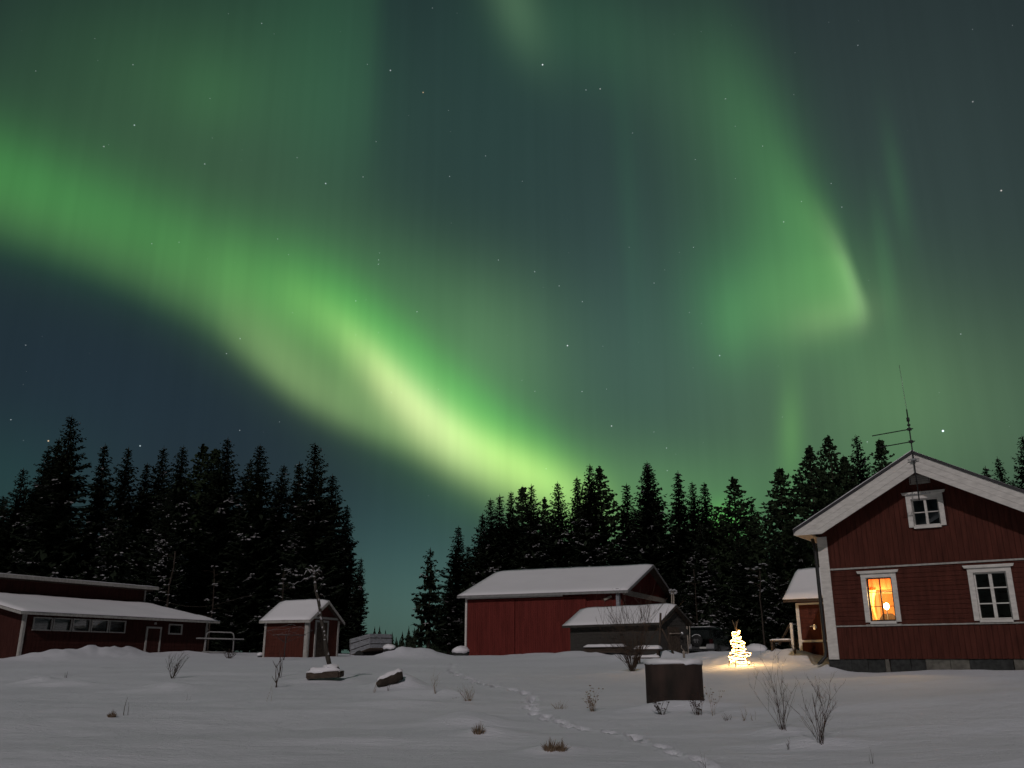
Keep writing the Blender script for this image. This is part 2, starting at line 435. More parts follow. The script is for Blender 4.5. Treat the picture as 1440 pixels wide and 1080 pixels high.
def snow_mat(name, col, glint=True, bump=.35):
    m = bpy.data.materials.new(name); m.use_nodes = True
    N, L = m.node_tree.nodes, m.node_tree.links
    b = N['Principled BSDF']; b.inputs['Roughness'].default_value = .8; b.inputs['Specular IOR Level'].default_value = .15
    g = N.new('ShaderNodeTexCoord')
    n = N.new('ShaderNodeTexNoise'); n.inputs['Scale'].default_value = .35; n.inputs['Detail'].default_value = 6
    L.new(g.outputs['Object'], n.inputs['Vector'])
    mx = N.new('ShaderNodeMix'); mx.data_type = 'RGBA'
    L.new(n.outputs[0], mx.inputs[0])
    mx.inputs[6].default_value = (*[c * .90 for c in col], 1); mx.inputs[7].default_value = (*[min(1, c * 1.06) for c in col], 1)
    L.new(mx.outputs[2], b.inputs['Base Color'])
    n2 = N.new('ShaderNodeTexNoise'); n2.inputs['Scale'].default_value = 6; n2.inputs['Detail'].default_value = 10; n2.inputs['Roughness'].default_value = .72
    mp = N.new('ShaderNodeMapping'); mp.inputs['Scale'].default_value = (.55, 1.6, 1); mp.inputs['Rotation'].default_value = (0, 0, .25)
    L.new(g.outputs['Object'], mp.inputs['Vector']); L.new(mp.outputs[0], n2.inputs['Vector'])
    bp = N.new('ShaderNodeBump'); bp.inputs['Strength'].default_value = bump; bp.inputs['Distance'].default_value = .04
    L.new(n2.outputs[0], bp.inputs['Height']); L.new(bp.outputs[0], b.inputs['Normal'])
    if glint:                  # single crystals that mirror the moon: a few bright facets with their own tilt
        vo = N.new('ShaderNodeTexVoronoi'); vo.inputs['Scale'].default_value = 16
        L.new(g.outputs['Object'], vo.inputs['Vector'])
        sp = N.new('ShaderNodeSeparateColor'); L.new(vo.outputs['Color'], sp.inputs[0])
        c1 = N.new('ShaderNodeMath'); c1.operation = 'GREATER_THAN'; c1.inputs[1].default_value = .965; L.new(sp.outputs[0], c1.inputs[0])
        c2 = N.new('ShaderNodeMath'); c2.operation = 'LESS_THAN'; c2.inputs[1].default_value = .22; L.new(vo.outputs['Distance'], c2.inputs[0])
        c3 = N.new('ShaderNodeMath'); c3.operation = 'MULTIPLY'; L.new(c1.outputs[0], c3.inputs[0]); L.new(c2.outputs[0], c3.inputs[1])
        gl = N.new('ShaderNodeBsdfGlossy'); gl.inputs['Roughness'].default_value = .25
        va = N.new('ShaderNodeVectorMath'); va.operation = 'MULTIPLY_ADD'
        va.inputs[1].default_value = (1.1, .6, .8); va.inputs[2].default_value = (-.62, -1.24, -.07)
        L.new(vo.outputs['Color'], va.inputs[0])
        vn = N.new('ShaderNodeVectorMath'); vn.operation = 'NORMALIZE'; L.new(va.outputs[0], vn.inputs[0])
        L.new(vn.outputs[0], gl.inputs['Normal'])
        L.new(c3.outputs[0], gl.inputs['Color'])
        ms = N.new('ShaderNodeAddShader')
        L.new(b.outputs[0], ms.inputs[0]); L.new(gl.outputs[0], ms.inputs[1])
        L.new(ms.outputs[0], N['Material Output'].inputs['Surface'])
    return m
M['snow'] = snow_mat('field_snow', (.73, .745, .80), True, .9)
M['snow_roof'] = snow_mat('roof_snow', (.78, .775, .81), False, .35)
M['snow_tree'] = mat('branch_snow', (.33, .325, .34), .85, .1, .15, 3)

gm = bpy.data.materials.new('window_glass'); gm.use_nodes = True
N, L = gm.node_tree.nodes, gm.node_tree.links
for n in list(N): N.remove(n)
o_ = N.new('ShaderNodeOutputMaterial'); mx_ = N.new('ShaderNodeMixShader'); tr = N.new('ShaderNodeBsdfTransparent'); gl = N.new('ShaderNodeBsdfGlossy')
fr = N.new('ShaderNodeFresnel'); fr.inputs[0].default_value = 1.5; gl.inputs['Roughness'].default_value = .03
tr.inputs[0].default_value = (.93, .95, .94, 1)
L.new(fr.outputs[0], mx_.inputs[0]); L.new(tr.outputs[0], mx_.inputs[1]); L.new(gl.outputs[0], mx_.inputs[2]); L.new(mx_.outputs[0], o_.inputs[0])
M['glass'] = gm
M['car_glass'] = mat('dark_car_glass', (.010, .012, .012), .08, .6, .1, 4)

# ------------------------------------------------------------------ the snowy ground
CTRL = [(-200, 1080, 12.5), (0, 1080, 12.3), (300, 1080, 12), (720, 1080, 11.5), (1100, 1080, 11.3), (1440, 1080, 11), (1640, 1080, 11),
        (0, 1030, 15), (400, 1030, 15), (760, 1030, 14.8), (1100, 1025, 14.5), (1440, 1020, 13.5),
        (0, 985, 19.5), (400, 985, 19.5), (720, 985, 19), (985, 986, 18.6), (1200, 985, 17), (1440, 985, 15.2),
        (0, 957, 26), (250, 955, 26), (455, 955, 25), (720, 957, 25), (890, 950, 29), (1040, 956, 23),
        (1168, 947.5, 25), (1300, 944.5, 23.5), (1440, 941.5, 22.2), (1640, 938, 20.5), (1560, 935, 30),
        (0, 935, 36), (250, 934, 36), (600, 938, 38), (760, 936, 38), (890, 942.5, 33), (1040, 936, 28), (1126, 923, 30.5), (1250, 928, 34),
        (-150, 930, 40), (15, 928, 42), (150, 921, 48), (286, 920, 52), (371, 924, 46.8), (430, 924, 46), (472, 923, 48.7), (540, 922, 54),
        (650, 923, 60), (657, 924.5, 62), (800, 923.5, 57), (803, 920, 48), (926, 925, 44.4), (968, 922, 46), (1000, 924, 58), (1100, 921, 46),
        (600, 921, 80), (300, 917, 75), (-200, 915, 70), (900, 920, 85), (1300, 915, 70), (1600, 915, 60), (650, 925.5, 250), (200, 925, 250), (1200, 925, 250)]
cp_ = np.array([[at(*c).x, at(*c).y] for c in CTRL]); cz_ = np.array([at(*c).z for c in CTRL])
extra = np.array([[x, y] for x, y in [(0, 0), (-15, 0), (15, 0), (0, -40), (-60, -40), (60, -40), (-90, 40), (90, 40), (0, 900), (900, 900), (-900, 900), (900, -900), (-900, -900), (900, 0), (-900, 0)]], float)
cp_ = np.vstack([cp_, extra]); cz_ = np.concatenate([cz_, [-.15, -.15, -.1, -.6, -.6, -.5, 1.2, 1.5, 2.2, 2.2, 2.2, 1, 1, 1.8, 1.8]])
def warp(p):                   # compress distance so near and far control points weigh alike
    r = np.hypot(p[:, 0], p[:, 1]) + 1e-6
    k = np.log1p(r / 6.0) * 10 / r
    return p * k[:, None]
wp_ = warp(cp_)
def kern(a, b):
    d = np.sqrt(((a[:, None, :] - b[None, :, :]) ** 2).sum(-1))
    return np.sqrt(d * d + .35 ** 2)
Kw = np.linalg.solve(kern(wp_, wp_) + 0.02 * np.eye(len(wp_)) * 0 - 0, cz_)
# drifts, mounds and ploughed banks: px, py, distance, height, length along view-right, depth, turn
MOUNDS = [(70, 925, 41.2, .20, 1.2, 1.0, 0), (115, 925, 43.0, .28, 1.7, 1.0, 55), (150, 924, 45, .30, 1.6, .9, 60), (178, 922, 46.6, .24, .5, .5, 0), (255, 921, 50, .15, 1.5, 1, 60),
          (553, 924, 48, .26, .55, .8, 0), (580, 925, 49, .42, 1.0, 1.2, 0), (600, 925, 50, .15, 1.3, 1, 0),
          (866, 925, 42, .22, 1.1, .9, 0), (830, 925, 46, .18, 1.6, .8, 0), (720, 925, 56, .12, 2, .8, 0), (764, 925, 55, .16, 1.5, .8, 0), (940, 926, 42, .36, .55, .7, 0),
          (990, 932, 33, .30, .75, .9, 0), (1012, 934, 30.5, .22, .7, .5, -10), (975, 930, 36, .22, .6, .7, 0),
          (1088, 930, 31, .14, .5, .4, 0), (1106, 929, 30.5, .12, .4, .4, 20), (1124, 929, 30, .16, .35, .3, 0), (1138, 928, 29.5, .13, .5, .4, 30), (1160, 942, 25.5, .20, .5, .6, 0),
          (1075, 928, 37, .25, 1.2, .7, 0), (1010, 927, 44, .2, 1.5, .8, 0),
          (655, 1013, 15.8, .17, .40, .40, 0), (692, 1032, 14.4, .13, .33, .25, 0), (563, 962, 22.5, .30, .42, .55, 15), (560, 985, 18.5, .10, .8, .4, 0), (610, 977, 20.5, .12, .8, .4, 0),
          (65, 962, 24.5, .16, .6, .35, 0), (238, 969, 22.5, .14, .55, .35, 0), (90, 965, 23.5, .10, .6, .3, 0), (20, 955, 27, .08, 1.5, .8, 0), (920, 997, 17.3, .09, .5, .25, 0), (990, 997, 17.4, .10, .5, .25, 0), (935, 1000, 17.2, .05, .3, .2, 0),
          (1105, 1029, 14.2, .10, .35, .25, 0), (1145, 1048, 13.1, .09, .45, .25, 0), (1050, 1005, 16.5, .05, 1.2, .5, 0), (455, 957, 24.8, .10, .6, .5, 0),
          (781, 1056, 12.9, .11, .28, .25, 0), (885, 948, 30, .12, 1.1, .8, 0), (1420, 1062, 11.6, .06, .6, .5, 0), (300, 1040, 14, .04, 2.5, .6, 0), (150, 1010, 16, .05, 2.5, .6, 10),
          (40, 1060, 13, .05, 1.5, .5, 0), (560, 1040, 14, .03, 1.5, .5, 0), (1300, 975, 16.5, .04, 2, .5, -15), (1330, 1010, 14, .03, 1.4, .4, -10), (420, 1000, 17.5, .04, 2.2, .5, 0),
          (330, 950, 28, .06, 3, .8, 0), (120, 945, 31, .08, 3, .8, 5), (700, 950, 29, .05, 3, .8, 0)]
MG = [(at(px, py, d).x, at(px, py, d).y, h, a, b, R(t)) for px, py, d, h, a, b, t in MOUNDS]
def vnoise(x, y, sd):          # smooth value noise
    rs = np.random.RandomState(sd); tab = rs.rand(256, 256)
    xi, yi = np.floor(x).astype(int), np.floor(y).astype(int)
    fx, fy = x - xi, y - yi
    fx, fy = fx * fx * (3 - 2 * fx), fy * fy * (3 - 2 * fy)
    g = lambda i, j: tab[i % 256, j % 256]
    return (g(xi, yi) * (1 - fx) + g(xi + 1, yi) * fx) * (1 - fy) + (g(xi, yi + 1) * (1 - fx) + g(xi + 1, yi + 1) * fx) * fy - .5
STEPS = []
def ground(x, y, steps=True):
    x = np.atleast_1d(np.asarray(x, float)); y = np.atleast_1d(np.asarray(y, float))
    p = warp(np.stack([x, y], 1)); z = np.empty(len(x))
    for i in range(0, len(x), 20000): z[i:i + 20000] = kern(p[i:i + 20000], wp_) @ Kw
    for mx, my, h, a, b, t in MG:
        dx, dy = x - mx, y - my
        u, v = dx * math.cos(t) + dy * math.sin(t), -dx * math.sin(t) + dy * math.cos(t)
        q = (u / a) ** 2 + (v / b) ** 2
        z += np.where(q < 16, h * np.exp(-.5 * q), 0) * (1 + .5 * vnoise(x * 2.1, y * 2.1, 5))
    r = np.hypot(x, y)
    z += .012 * vnoise(x * 1.7 + y * .5, y * 5.5, 31) + .018 * vnoise(x * .6, y * 2.6, 32) + .10 * vnoise(x * .22 + 9, y * .45, 1) * np.clip(r / 30, .4, 1) + .035 * vnoise(x * .9, y * 1.6, 2) + .012 * vnoise(x * 3.1, y * 3.1, 3)
    bank = np.exp(-((x - 7.6) / 3.2) ** 2 - ((y - 31.5) / 3.5) ** 2) + np.exp(-((x + 20.5) / 3) ** 2 - ((y - 45) / 4) ** 2) * .6
    z += bank * (.10 * vnoise(x * 2.7, y * 2.7, 21) + .07 * vnoise(x * 6.1, y * 6.1, 22) + .04 * vnoise(x * 13, y * 13, 23))
    if steps:
        for sx_, sy_, ca, sa, dp in STEPS:
            k = np.nonzero((np.abs(x - sx_) < .6) & (np.abs(y - sy_) < .6))[0]
            if len(k):
                dx, dy = x[k] - sx_, y[k] - sy_
                u, v = dx * ca + dy * sa, -dx * sa + dy * ca
                q = (u / .19) ** 2 + (v / .085) ** 2
                z[k] += -dp * np.exp(-q * q * .8) + .02 * np.exp(-((np.sqrt(q) - 1.5) / .35) ** 2)
    return z
def gz(x, y): return float(ground(x, y, False)[0])
def gp(px, py):                # where the line of sight through a pixel meets the snow
    r = ray(px, py); ds = np.geomspace(8, 120, 500)
    pts = np.array([[r.x * d / r.y, d, EYE + r.z * d / r.y] for d in ds])
    k = np.nonzero(pts[:, 2] <= ground(pts[:, 0], pts[:, 1], False))[0]
    i = k[0] if len(k) else 300
    return Vector((pts[i, 0], pts[i, 1], gz(pts[i, 0], pts[i, 1])))
trail = [(640, 933), (634, 940), (640, 947), (655, 953), (680, 963), (706, 967), (728, 972), (742, 977), (750, 983), (744, 990), (746, 998), (756, 1005), (776, 1013), (797, 1021), (828, 1029), (862, 1031), (890, 1038), (915, 1047), (945, 1057), (975, 1069), (1010, 1081), (1040, 1092)]
tw = [gp(*p) for p in trail]
acc_, side, rnd = 0.0, 1, random.Random(4)
for a, b in zip(tw, tw[1:]):
    d = (b - a); d.z = 0; ln = d.length; d.normalize()
    while acc_ < ln:
        q = a + d * acc_
        side = -side
        STEPS.append((q.x - d.y * .055 * side + rnd.uniform(-.03, .03), q.y + d.x * .055 * side, d.x, d.y, rnd.uniform(.07, .17)))
        acc_ += rnd.choice((.34, .42, .5, .62)) + rnd.uniform(-.04, .06)
    acc_ -= ln
rr = [0.0, .6, 1.5, 3, 5, 6.5]
while rr[-1] < 8.5: rr.append(rr[-1] + .4)
while rr[-1] < 30: rr.append(rr[-1] * 1.0058)
while rr[-1] < 75: rr.append(rr[-1] * 1.010)
while rr[-1] < 4000: rr.append(rr[-1] * 1.12)
aa = list(np.arange(-37, 37.01, .125)) + list(np.arange(40, 323, 4.0))
rr, aa = np.array(rr[1:]), np.radians(np.array(aa))
gx = (rr[:, None] * np.sin(aa)[None, :]).ravel(); gy = (rr[:, None] * np.cos(aa)[None, :]).ravel()
gzv = ground(gx, gy)
gzv = np.where(np.hypot(gx, gy) > 300, np.minimum(gzv, 2.0), gzv)
nr, na = len(rr), len(aa)
i0 = (np.arange(nr - 1)[:, None] * na + np.arange(na)[None, :]).ravel()
i1 = (np.arange(nr - 1)[:, None] * na + (np.arange(na)[None, :] + 1) % na).ravel()
quads = np.stack([i0, i0 + na, i1 + na, i1], 1)
nv = len(gx)
verts = np.vstack([np.stack([gx, gy, gzv], 1), [[0, 0, gz(0, 0)]]])
tris = np.stack([np.full(na, nv), np.arange(na), (np.arange(na) + 1) % na], 1)
me = bpy.data.meshes.new('snow_field')
me.vertices.add(len(verts)); me.vertices.foreach_set('co', verts.ravel())
me.loops.add(quads.size + tris.size); me.loops.foreach_set('vertex_index', np.concatenate([quads.ravel(), tris.ravel()]).astype(np.int32))
me.polygons.add(len(quads) + len(tris))
ls = np.concatenate([np.arange(len(quads)) * 4, len(quads) * 4 + np.arange(len(tris)) * 3]).astype(np.int32)
me.polygons.foreach_set('loop_start', ls)
me.polygons.foreach_set('use_smooth', np.ones(len(ls), bool))
me.update(calc_edges=True); me.validate()
me.materials.append(M['snow'])
gr = bpy.data.objects.new('ground', me); COL.objects.link(gr)
tag(gr, kind='structure')

# ------------------------------------------------------------------ building helpers (x along the front, y inwards, z above eye level)
def vboards(mb, x0, x1, zlo, zhi, y, holes=(), w=.14, th=.022, seed=0, mi=0, gap=.008):
    rnd = random.Random(seed); x = x0
    while x < x1 - .01:
        xe = min(x + w, x1); a, b = x + gap / 2, xe - gap / 2
        cuts = sorted([(h[2], h[3]) for h in holes if h[0] < b and h[1] > a])
        segs, lo = [], (zlo(a), zlo(b))
        for c0, c1 in cuts: segs.append((lo, (c0, c0))); lo = (c1, c1)
        segs.append((lo, (zhi(a), zhi(b))))
        t = th * rnd.uniform(.55, 1.0)
        for (l0, l1), (h0, h1) in segs:
            if h0 - l0 < .01 and h1 - l1 < .01: continue
            h0, h1 = max(h0, l0 + .002), max(h1, l1 + .002)
            mb.hexa([(a, y - t, l0), (b, y - t, l1), (b, y, l1), (a, y, l0), (a, y - t, h0), (b, y - t, h1), (b, y, h1), (a, y, h0)], mi)
        x = xe
def hboards(mb, x0, x1, z0, z1, y, holes=(), h=.13, th=.024, mi=0, lap=.012, xf=None):
    z = z0
    while z < z1 - .01:
        ze = min(z + h, z1)
        a0, b0 = (x0, x1) if xf is None else xf(z, ze)
        segs, lo = [], a0
        for c0, c1 in sorted([(q[0], q[1]) for q in holes if q[2] < ze and q[3] > z]): segs.append((lo, c0)); lo = c1
        segs.append((lo, b0))
        for a, b in segs:
            if b - a < .01: continue
            mb.hexa([(a, y - th, z + .003), (b, y - th, z + .003), (b, y, z + .003), (a, y, z + .003), (a, y - th + lap, ze), (b, y - th + lap, ze), (b, y, ze), (a, y, ze)], mi)
        z = ze
def snow_slab(p00, p10, p11, p01, th, nu, nv, seed=0, edge=.07):
    """soft snow lying on a sloping quad: p00-p10 along the eave, p01-p11 along the ridge"""
    mb = MB(); P = [Vector(p) for p in (p00, p10, p11, p01)]
    rnd = random.Random(seed)
    top = []
    lu, lv = (P[1] - P[0]).length, (P[3] - P[0]).length
    for j in range(nv + 1):
        for i in range(nu + 1):
            u, v = i / nu, j / nv
            p = (P[0] * (1 - u) + P[1] * u) * (1 - v) + (P[3] * (1 - u) + P[2] * u) * v
            e = min(u * lu, (1 - u) * lu, v * lv) / edge
            k = math.sqrt(max(0, 1 - (1 - min(1, e)) ** 2))
            n = .5 + vnoise(np.array([p.x * 1.3 + seed * 3.1]), np.array([p.y * 1.3 + p.z]), 11)[0] * .35 + vnoise(np.array([p.x * 4]), np.array([p.y * 4]), 12)[0] * .15
            off = Vector((0, 0, .004 + th * (.25 + .75 * k) * (1.5 * n + .25)))
            if v == 0: p = p + (P[0] - P[3]).normalized() * (.03 + .10 * (n - .5) + rnd.uniform(-.03, .03))
            top.append(p + off)
    m = nu + 1; nt = len(top)
    bot = [Vector((p.x, p.y, 0)) for p in top]
    for j in range(nv + 1):
        for i in range(nu + 1):
            u, v = i / nu, j / nv
            q = (P[0] * (1 - u) + P[1] * u) * (1 - v) + (P[3] * (1 - u) + P[2] * u) * v
            bot[j * m + i].z = q.z + .003
    fs = [(j * m + i, j * m + i + 1, (j + 1) * m + i + 1, (j + 1) * m + i) for j in range(nv) for i in range(nu)]
    fs += [(nt + j * m + i, nt + (j + 1) * m + i, nt + (j + 1) * m + i + 1, nt + j * m + i + 1) for j in range(nv) for i in range(nu)]
    rim = [i for i in range(m)] + [j * m + nu for j in range(1, nv + 1)] + [nv * m + i for i in range(nu - 1, -1, -1)] + [j * m for j in range(nv - 1, 0, -1)]
    for a, b in zip(rim, rim[1:] + rim[:1]): fs.append((a, nt + a, nt + b, b))
    mb.add(top + bot, fs)
    return mb
def frame_mb(x0, x1, z0, z1, y, w, d, mb=None, mi=0):
    """four-sided casing round an opening, butted at the corners"""
    mb = mb or MB()
    mb.box(x0 - w, x0, y - d, y, z0 - w, z1 + w, mi); mb.box(x1, x1 + w, y - d, y, z0 - w, z1 + w, mi)
    mb.box(x0, x1, y - d, y, z1, z1 + w, mi); mb.box(x0, x1, y - d, y, z0 - w, z0, mi)
    return mb
def window(root, x0, x1, z0, z1, y, dz, nx, nz, sash_m, casing_w=.12, cap=True, cent=.05, bar=.022, casing_m='white', name='window'):
    mb = MB(); w = casing_w
    mb.box(x0 - w, x0, y - .05, y + .02, z0 - .03, z1); mb.box(x1, x1 + w, y - .05, y + .02, z0 - .03, z1)
    mb.box(x0 - w, x1 + w, y - .052, y + .02, z1, z1 + w)
    mb.box(x0 - .002, x1 + .002, y - .02, y + .16, z1 - .012, z1 - .001); 
    win = mb.build(name, M[casing_m], root, dz=dz)
    if cap:
        c = MB(); c.prism([(x0 - w - .09, z1 + w + .055), (x0 - w - .06, z1 + w - .01), (x0 - w - .02, z1 + w - .015), (x1 + w + .02, z1 + w - .015), (x1 + w + .06, z1 + w - .01), (x1 + w + .09, z1 + w + .055)], y - .10, y - .053)
        c.build('window_cap', M[casing_m], win, dz=dz)
        s = MB(); s.box(x0 - .001, x1 + .001, y - .09, y + .02, z0 - .075, z0 - .005)
        s.build('sill', M[casing_m], win, dz=dz)
    s = MB(); f = .035; ys = y + .03
    frame_mb(x0 + f, x1 - f, z0 + f, z1 - f, ys + .05, f - .002, .05, s)
    for k in range(1, nx):
        xx = x0 + (x1 - x0) * k / nx; ww = cent if k == nx // 2 or nx == 2 else bar
        s.box(xx - ww / 2, xx + ww / 2, ys - .004, ys + .046, z0 + f, z1 - f)
    for k in range(1, nz):
        zz = z0 + (z1 - z0) * k / nz
        s.box(x0 + f, x1 - f, ys + .008, ys + .040, zz - bar / 2, zz + bar / 2)
    s.build('sash', M[sash_m], win, dz=dz)
    g = MB(); g.box(x0 + f, x1 - f, ys + .052, ys + .056, z0 + f, z1 - f)
    g.build('pane', M['glass'], win, dz=dz)
    return win
def wall_sheet(mb, x0, x1, z0, z1, y0, y1, holes, mi=0):
    """solid wall with rectangular openings, made of butted blocks"""
    xs = sorted({x0, x1, *[h[0] for h in holes], *[h[1] for h in holes]})
    for a, b in zip(xs, xs[1:]):
        lo = z0
        for c0, c1 in sorted([(h[2], h[3]) for h in holes if h[0] < b - 1e-6 and h[1] > a + 1e-6]):
            mb.box(a, b, y0, y1, lo, c0, mi); lo = c1
        mb.box(a, b, y0, y1, lo, z1, mi)

# ------------------------------------------------------------------ the red house
HT = R(34.8); P0 = at(1168, 926, 25)
hz = gz(P0.x, P0.y) - .25
DZ = EYE - hz
house = thing('house', (P0.x, P0.y, hz), -HT, 'red two storey wooden house with white rake boards and one glowing window', 'house')
HW, RID, SL, OV, DEP = 5.72, 2.86, .545, .60, 7.5
W1 = (1.16, 1.81, 1.02, 2.15); W2 = (3.78, 4.52, 1.0, 2.15); WU = (2.55, 3.22, 3.43, 4.15)
TOPZ = 5.33                       # roof surface at the ridge
rz_ = lambda x: TOPZ - SL * abs(x - RID)
core = MB()
wall_sheet(core, .02, HW - .02, .07, 3.2, .0, .14, [W1, W2])
und = lambda x: rz_(x) - .16
core.hexa([(.02, 0, 3.2), (WU[0], 0, 3.2), (WU[0], .14, 3.2), (.02, .14, 3.2), (.02, 0, und(.02)), (WU[0], 0, und(WU[0])), (WU[0], .14, und(WU[0])), (.02, .14, und(.02))])
core.hexa([(WU[1], 0, 3.2), (HW - .02, 0, 3.2), (HW - .02, .14, 3.2), (WU[1], .14, 3.2), (WU[1], 0, und(WU[1])), (HW - .02, 0, und(HW - .02)), (HW - .02, .14, und(HW - .02)), (WU[1], .14, und(WU[1]))])
core.box(WU[0], WU[1], 0, .14, 3.2, WU[2])
core.prism([(WU[0], WU[3]), (WU[1], WU[3]), (WU[1], und(WU[1])), (RID, und(RID)), (WU[0], und(WU[0]))], 0, .14)
core.box(.02, .16, .14, DEP, .07, und(.02) - .02); core.box(HW - .16, HW - .02, .14, DEP, .07, und(.02) - .02)
core.prism([(.02, .07), (HW - .02, .07), (HW - .02, und(.02) - .02), (RID, und(RID) - .02), (.02, und(.02) - .02)], DEP, DEP + .14)
wl = core.build('wall', M['red_dark'], house, dz=DZ)
hol = lambda H, m=.0: (H[0] - m, H[1] + m, H[2] - m, H[3] + m)
b = MB(); vboards(b, .24, HW - .24, lambda x: .06, lambda x: .885, -.002, (), .13, seed=1)
b.build('lower_cladding', M['red'], house, dz=DZ)
b = MB(); hboards(b, .24, HW - .24, .925, 2.395, -.002, [hol(W1, .06), hol(W2, .06)], .118)
b.build('middle_cladding', M['red'], house, dz=DZ)
b = MB(); vboards(b, .02, HW - .02, lambda x: 2.445, lambda x: max(2.46, rz_(x) - .18), -.002, [hol(WU, .06)], .13, seed=2)
b.build('gable_cladding', M['red'], house, dz=DZ)
t_ = MB(); t_.box(.243, HW - .243, -.05, -.001, 2.398, 2.442); t_.box(.243, W1[0] - .125, -.05, -.001, .888, .922); t_.box(W1[1] + .125, W2[0] - .125, -.05, -.001, .888, .922); t_.box(W2[1] + .125, HW - .243, -.05, -.001, .888, .922)
t_.box(W1[0] - .12, W1[1] + .12, -.06, -.001, .885, .940); t_.box(W2[0] - .12, W2[1] + .12, -.06, -.001, .885, .922)
t_.build('trim_board', M['white_dirty'], house, dz=DZ)
for xa, xb, dd_ in ((-.03, .238, 0), (HW - .238, HW + .03, 0)):
    b = MB(); b.box(xa, xb, -.035, .0, .05, 3.33); xx = xa if xa < 1 else xb - .03
    b.box(xx, xx + .03, .001, .24, .05, 3.33)
    b.build('corner_board', M['white'], house, dz=DZ)
# foundation of rough blocks, some limewashed
rnd = random.Random(9); b = MB(); x = -.05
def rock(mb, x0, x1, y0, y1, z0, z1, mi):
    j = lambda: rnd.uniform(-.018, .018)
    mb.hexa([(x0 + j(), y0 + j(), z0), (x1 + j(), y0 + j(), z0), (x1, y1, z0), (x0, y1, z0), (x0 + j(), y0 + j(), z1), (x1 + j(), y0 + j(), z1), (x1, y1, z1), (x0, y1, z1)], mi)
for x0, x1, mi in [(-.04, .52, 0), (.53, .95, 0), (.96, 1.38, 0), (1.40, 1.50, 1), (1.52, 2.02, 0), (2.03, 2.38, 0), (2.40, 2.95, 1), (2.96, 3.38, 1), (3.40, 3.9, 0), (3.91, 4.35, 0), (4.37, 4.85, 1), (4.86, 5.3, 0), (5.31, 5.74, 0)]:
    rock(b, x0, x1, .02, .3, -.95, .055, mi)
b.box(.0, HW, .25, DEP, -.95, .05, 0)
b.build('foundation', [M['granite'], M['limewash']], house, dz=DZ)
# roof: deck, rake boards, soffits, snow
ex = .44
b = MB()
def slope_slab(mb, xa, xb, z_of, off0, off1, y0, y1, mi=0):
    mb.hexa([(xa, y0, z_of(xa) + off0), (xb, y0, z_of(xb) + off0), (xb, y1, z_of(xb) + off0), (xa, y1, z_of(xa) + off0),
             (xa, y0, z_of(xa) + off1), (xb, y0, z_of(xb) + off1), (xb, y1, z_of(xb) + off1), (xa, y1, z_of(xa) + off1)], mi)
slope_slab(b, -ex - .05, RID, rz_, -.075, 0, -OV - .06, DEP + .5); slope_slab(b, RID, HW + ex + .05, rz_, -.075, 0, -OV - .06, DEP + .5)
roof = b.build('roof', M['roof_dark'], house, dz=DZ)
b = MB()
for sgn in (1, -1):
    X = (lambda q: q) if sgn > 0 else (lambda q: HW - q)
    # three lapped boards per slope, the lowest cut level at the eave
    zt = lambda x: TOPZ - SL * abs(x - RID) - .078
    for k, (o0, o1, yy) in enumerate(((0, .165, -OV - .030), (.169, .335, -OV - .026), (.339, .50, -OV - .022))):
        xl = -ex; zl = 3.345
        t0, t1 = (lambda q: TOPZ - .078 - o0 - SL * (RID - q)), (lambda q: TOPZ - .078 - o1 - SL * (RID - q))
        xc0 = max(xl, RID - (TOPZ - .078 - o0 - zl) / SL); xc1 = max(xl, RID - (TOPZ - .078 - o1 - zl) / SL)
        poly = [(xc0, t0(xc0)), (RID, t0(RID)), (RID, t1(RID)), (xc1, t1(xc1))]
        if xc1 > xl + .01 and t0(xl) > zl: poly.append((xl, zl))
        poly = [(X(px_), pz_) for px_, pz_ in poly]
        if sgn < 0: poly = poly[::-1]
        b.prism(poly, yy, -OV + .02)
b.build('rake_board', M['white'], roof, dz=DZ)
b = MB()
k = -OV + .025
nb = 9
for i in range(nb):              # level eave soffit of narrow boards running along the house, and sloping gable soffit
    a0 = -ex + .005 + i * (ex - .03) / nb; a1 = -ex + .005 + (i + 1) * (ex - .03) / nb - .006
    b.box(a0, a1, k, DEP + .4, 3.345, 3.365); b.box(HW - a1, HW - a0, k, DEP + .4, 3.345, 3.365)
slope_slab(b, .03, RID - .001, rz_, -.125, -.10, k, -.03); slope_slab(b, RID + .001, HW - .03, rz_, -.125, -.10, k, -.03)
b.build('soffit', M['soffit'], roof, dz=DZ)
b = MB(); b.box(-ex - .052, -ex - .02, -OV, DEP + .4, 3.36, rz_(-ex) - .08); b.box(HW + ex + .02, HW + ex + .052, -OV, DEP + .4, 3.36, rz_(-ex) - .08)
b.build('eave_fascia', M['white'], roof, dz=DZ)
snow_slab((-ex - .04, -OV - .05, rz_(-ex - .04)), (-ex - .04, DEP + .4, rz_(-ex - .04)), (RID - .02, DEP + .4, rz_(RID) - .01), (RID - .02, -OV - .05, rz_(RID) - .01), .075, 30, 16, 3).build('roof_snow', M['snow_roof'], roof, True, dz=DZ)
snow_slab((HW + ex + .04, DEP + .4, rz_(-ex - .04)), (HW + ex + .04, -OV + .02, rz_(-ex - .04)), (RID + .02, -OV + .02, rz_(RID) - .01), (RID + .02, DEP + .4, rz_(RID) - .01), .028, 30, 16, 4).build('roof_snow', M['snow_roof'], roof, True, dz=DZ)
b = MB()
for i in range(4): b.box(2.62, 3.06, -.045, -.026, 4.56 + i * .055, 4.605 + i * .055)
frame_mb(2.60, 3.08, 4.555, 4.78, -.026, .015, .022, b)
b.build('vent_panel', M['white_dirty'], house, dz=DZ)
window(house, *W1[:2], *W1[2:], -.0, DZ, 2, 3, 'sash_backlit', .125, cent=.026, bar=.016)['label'] = 'lit window with orange curtains and a bright lamp behind'
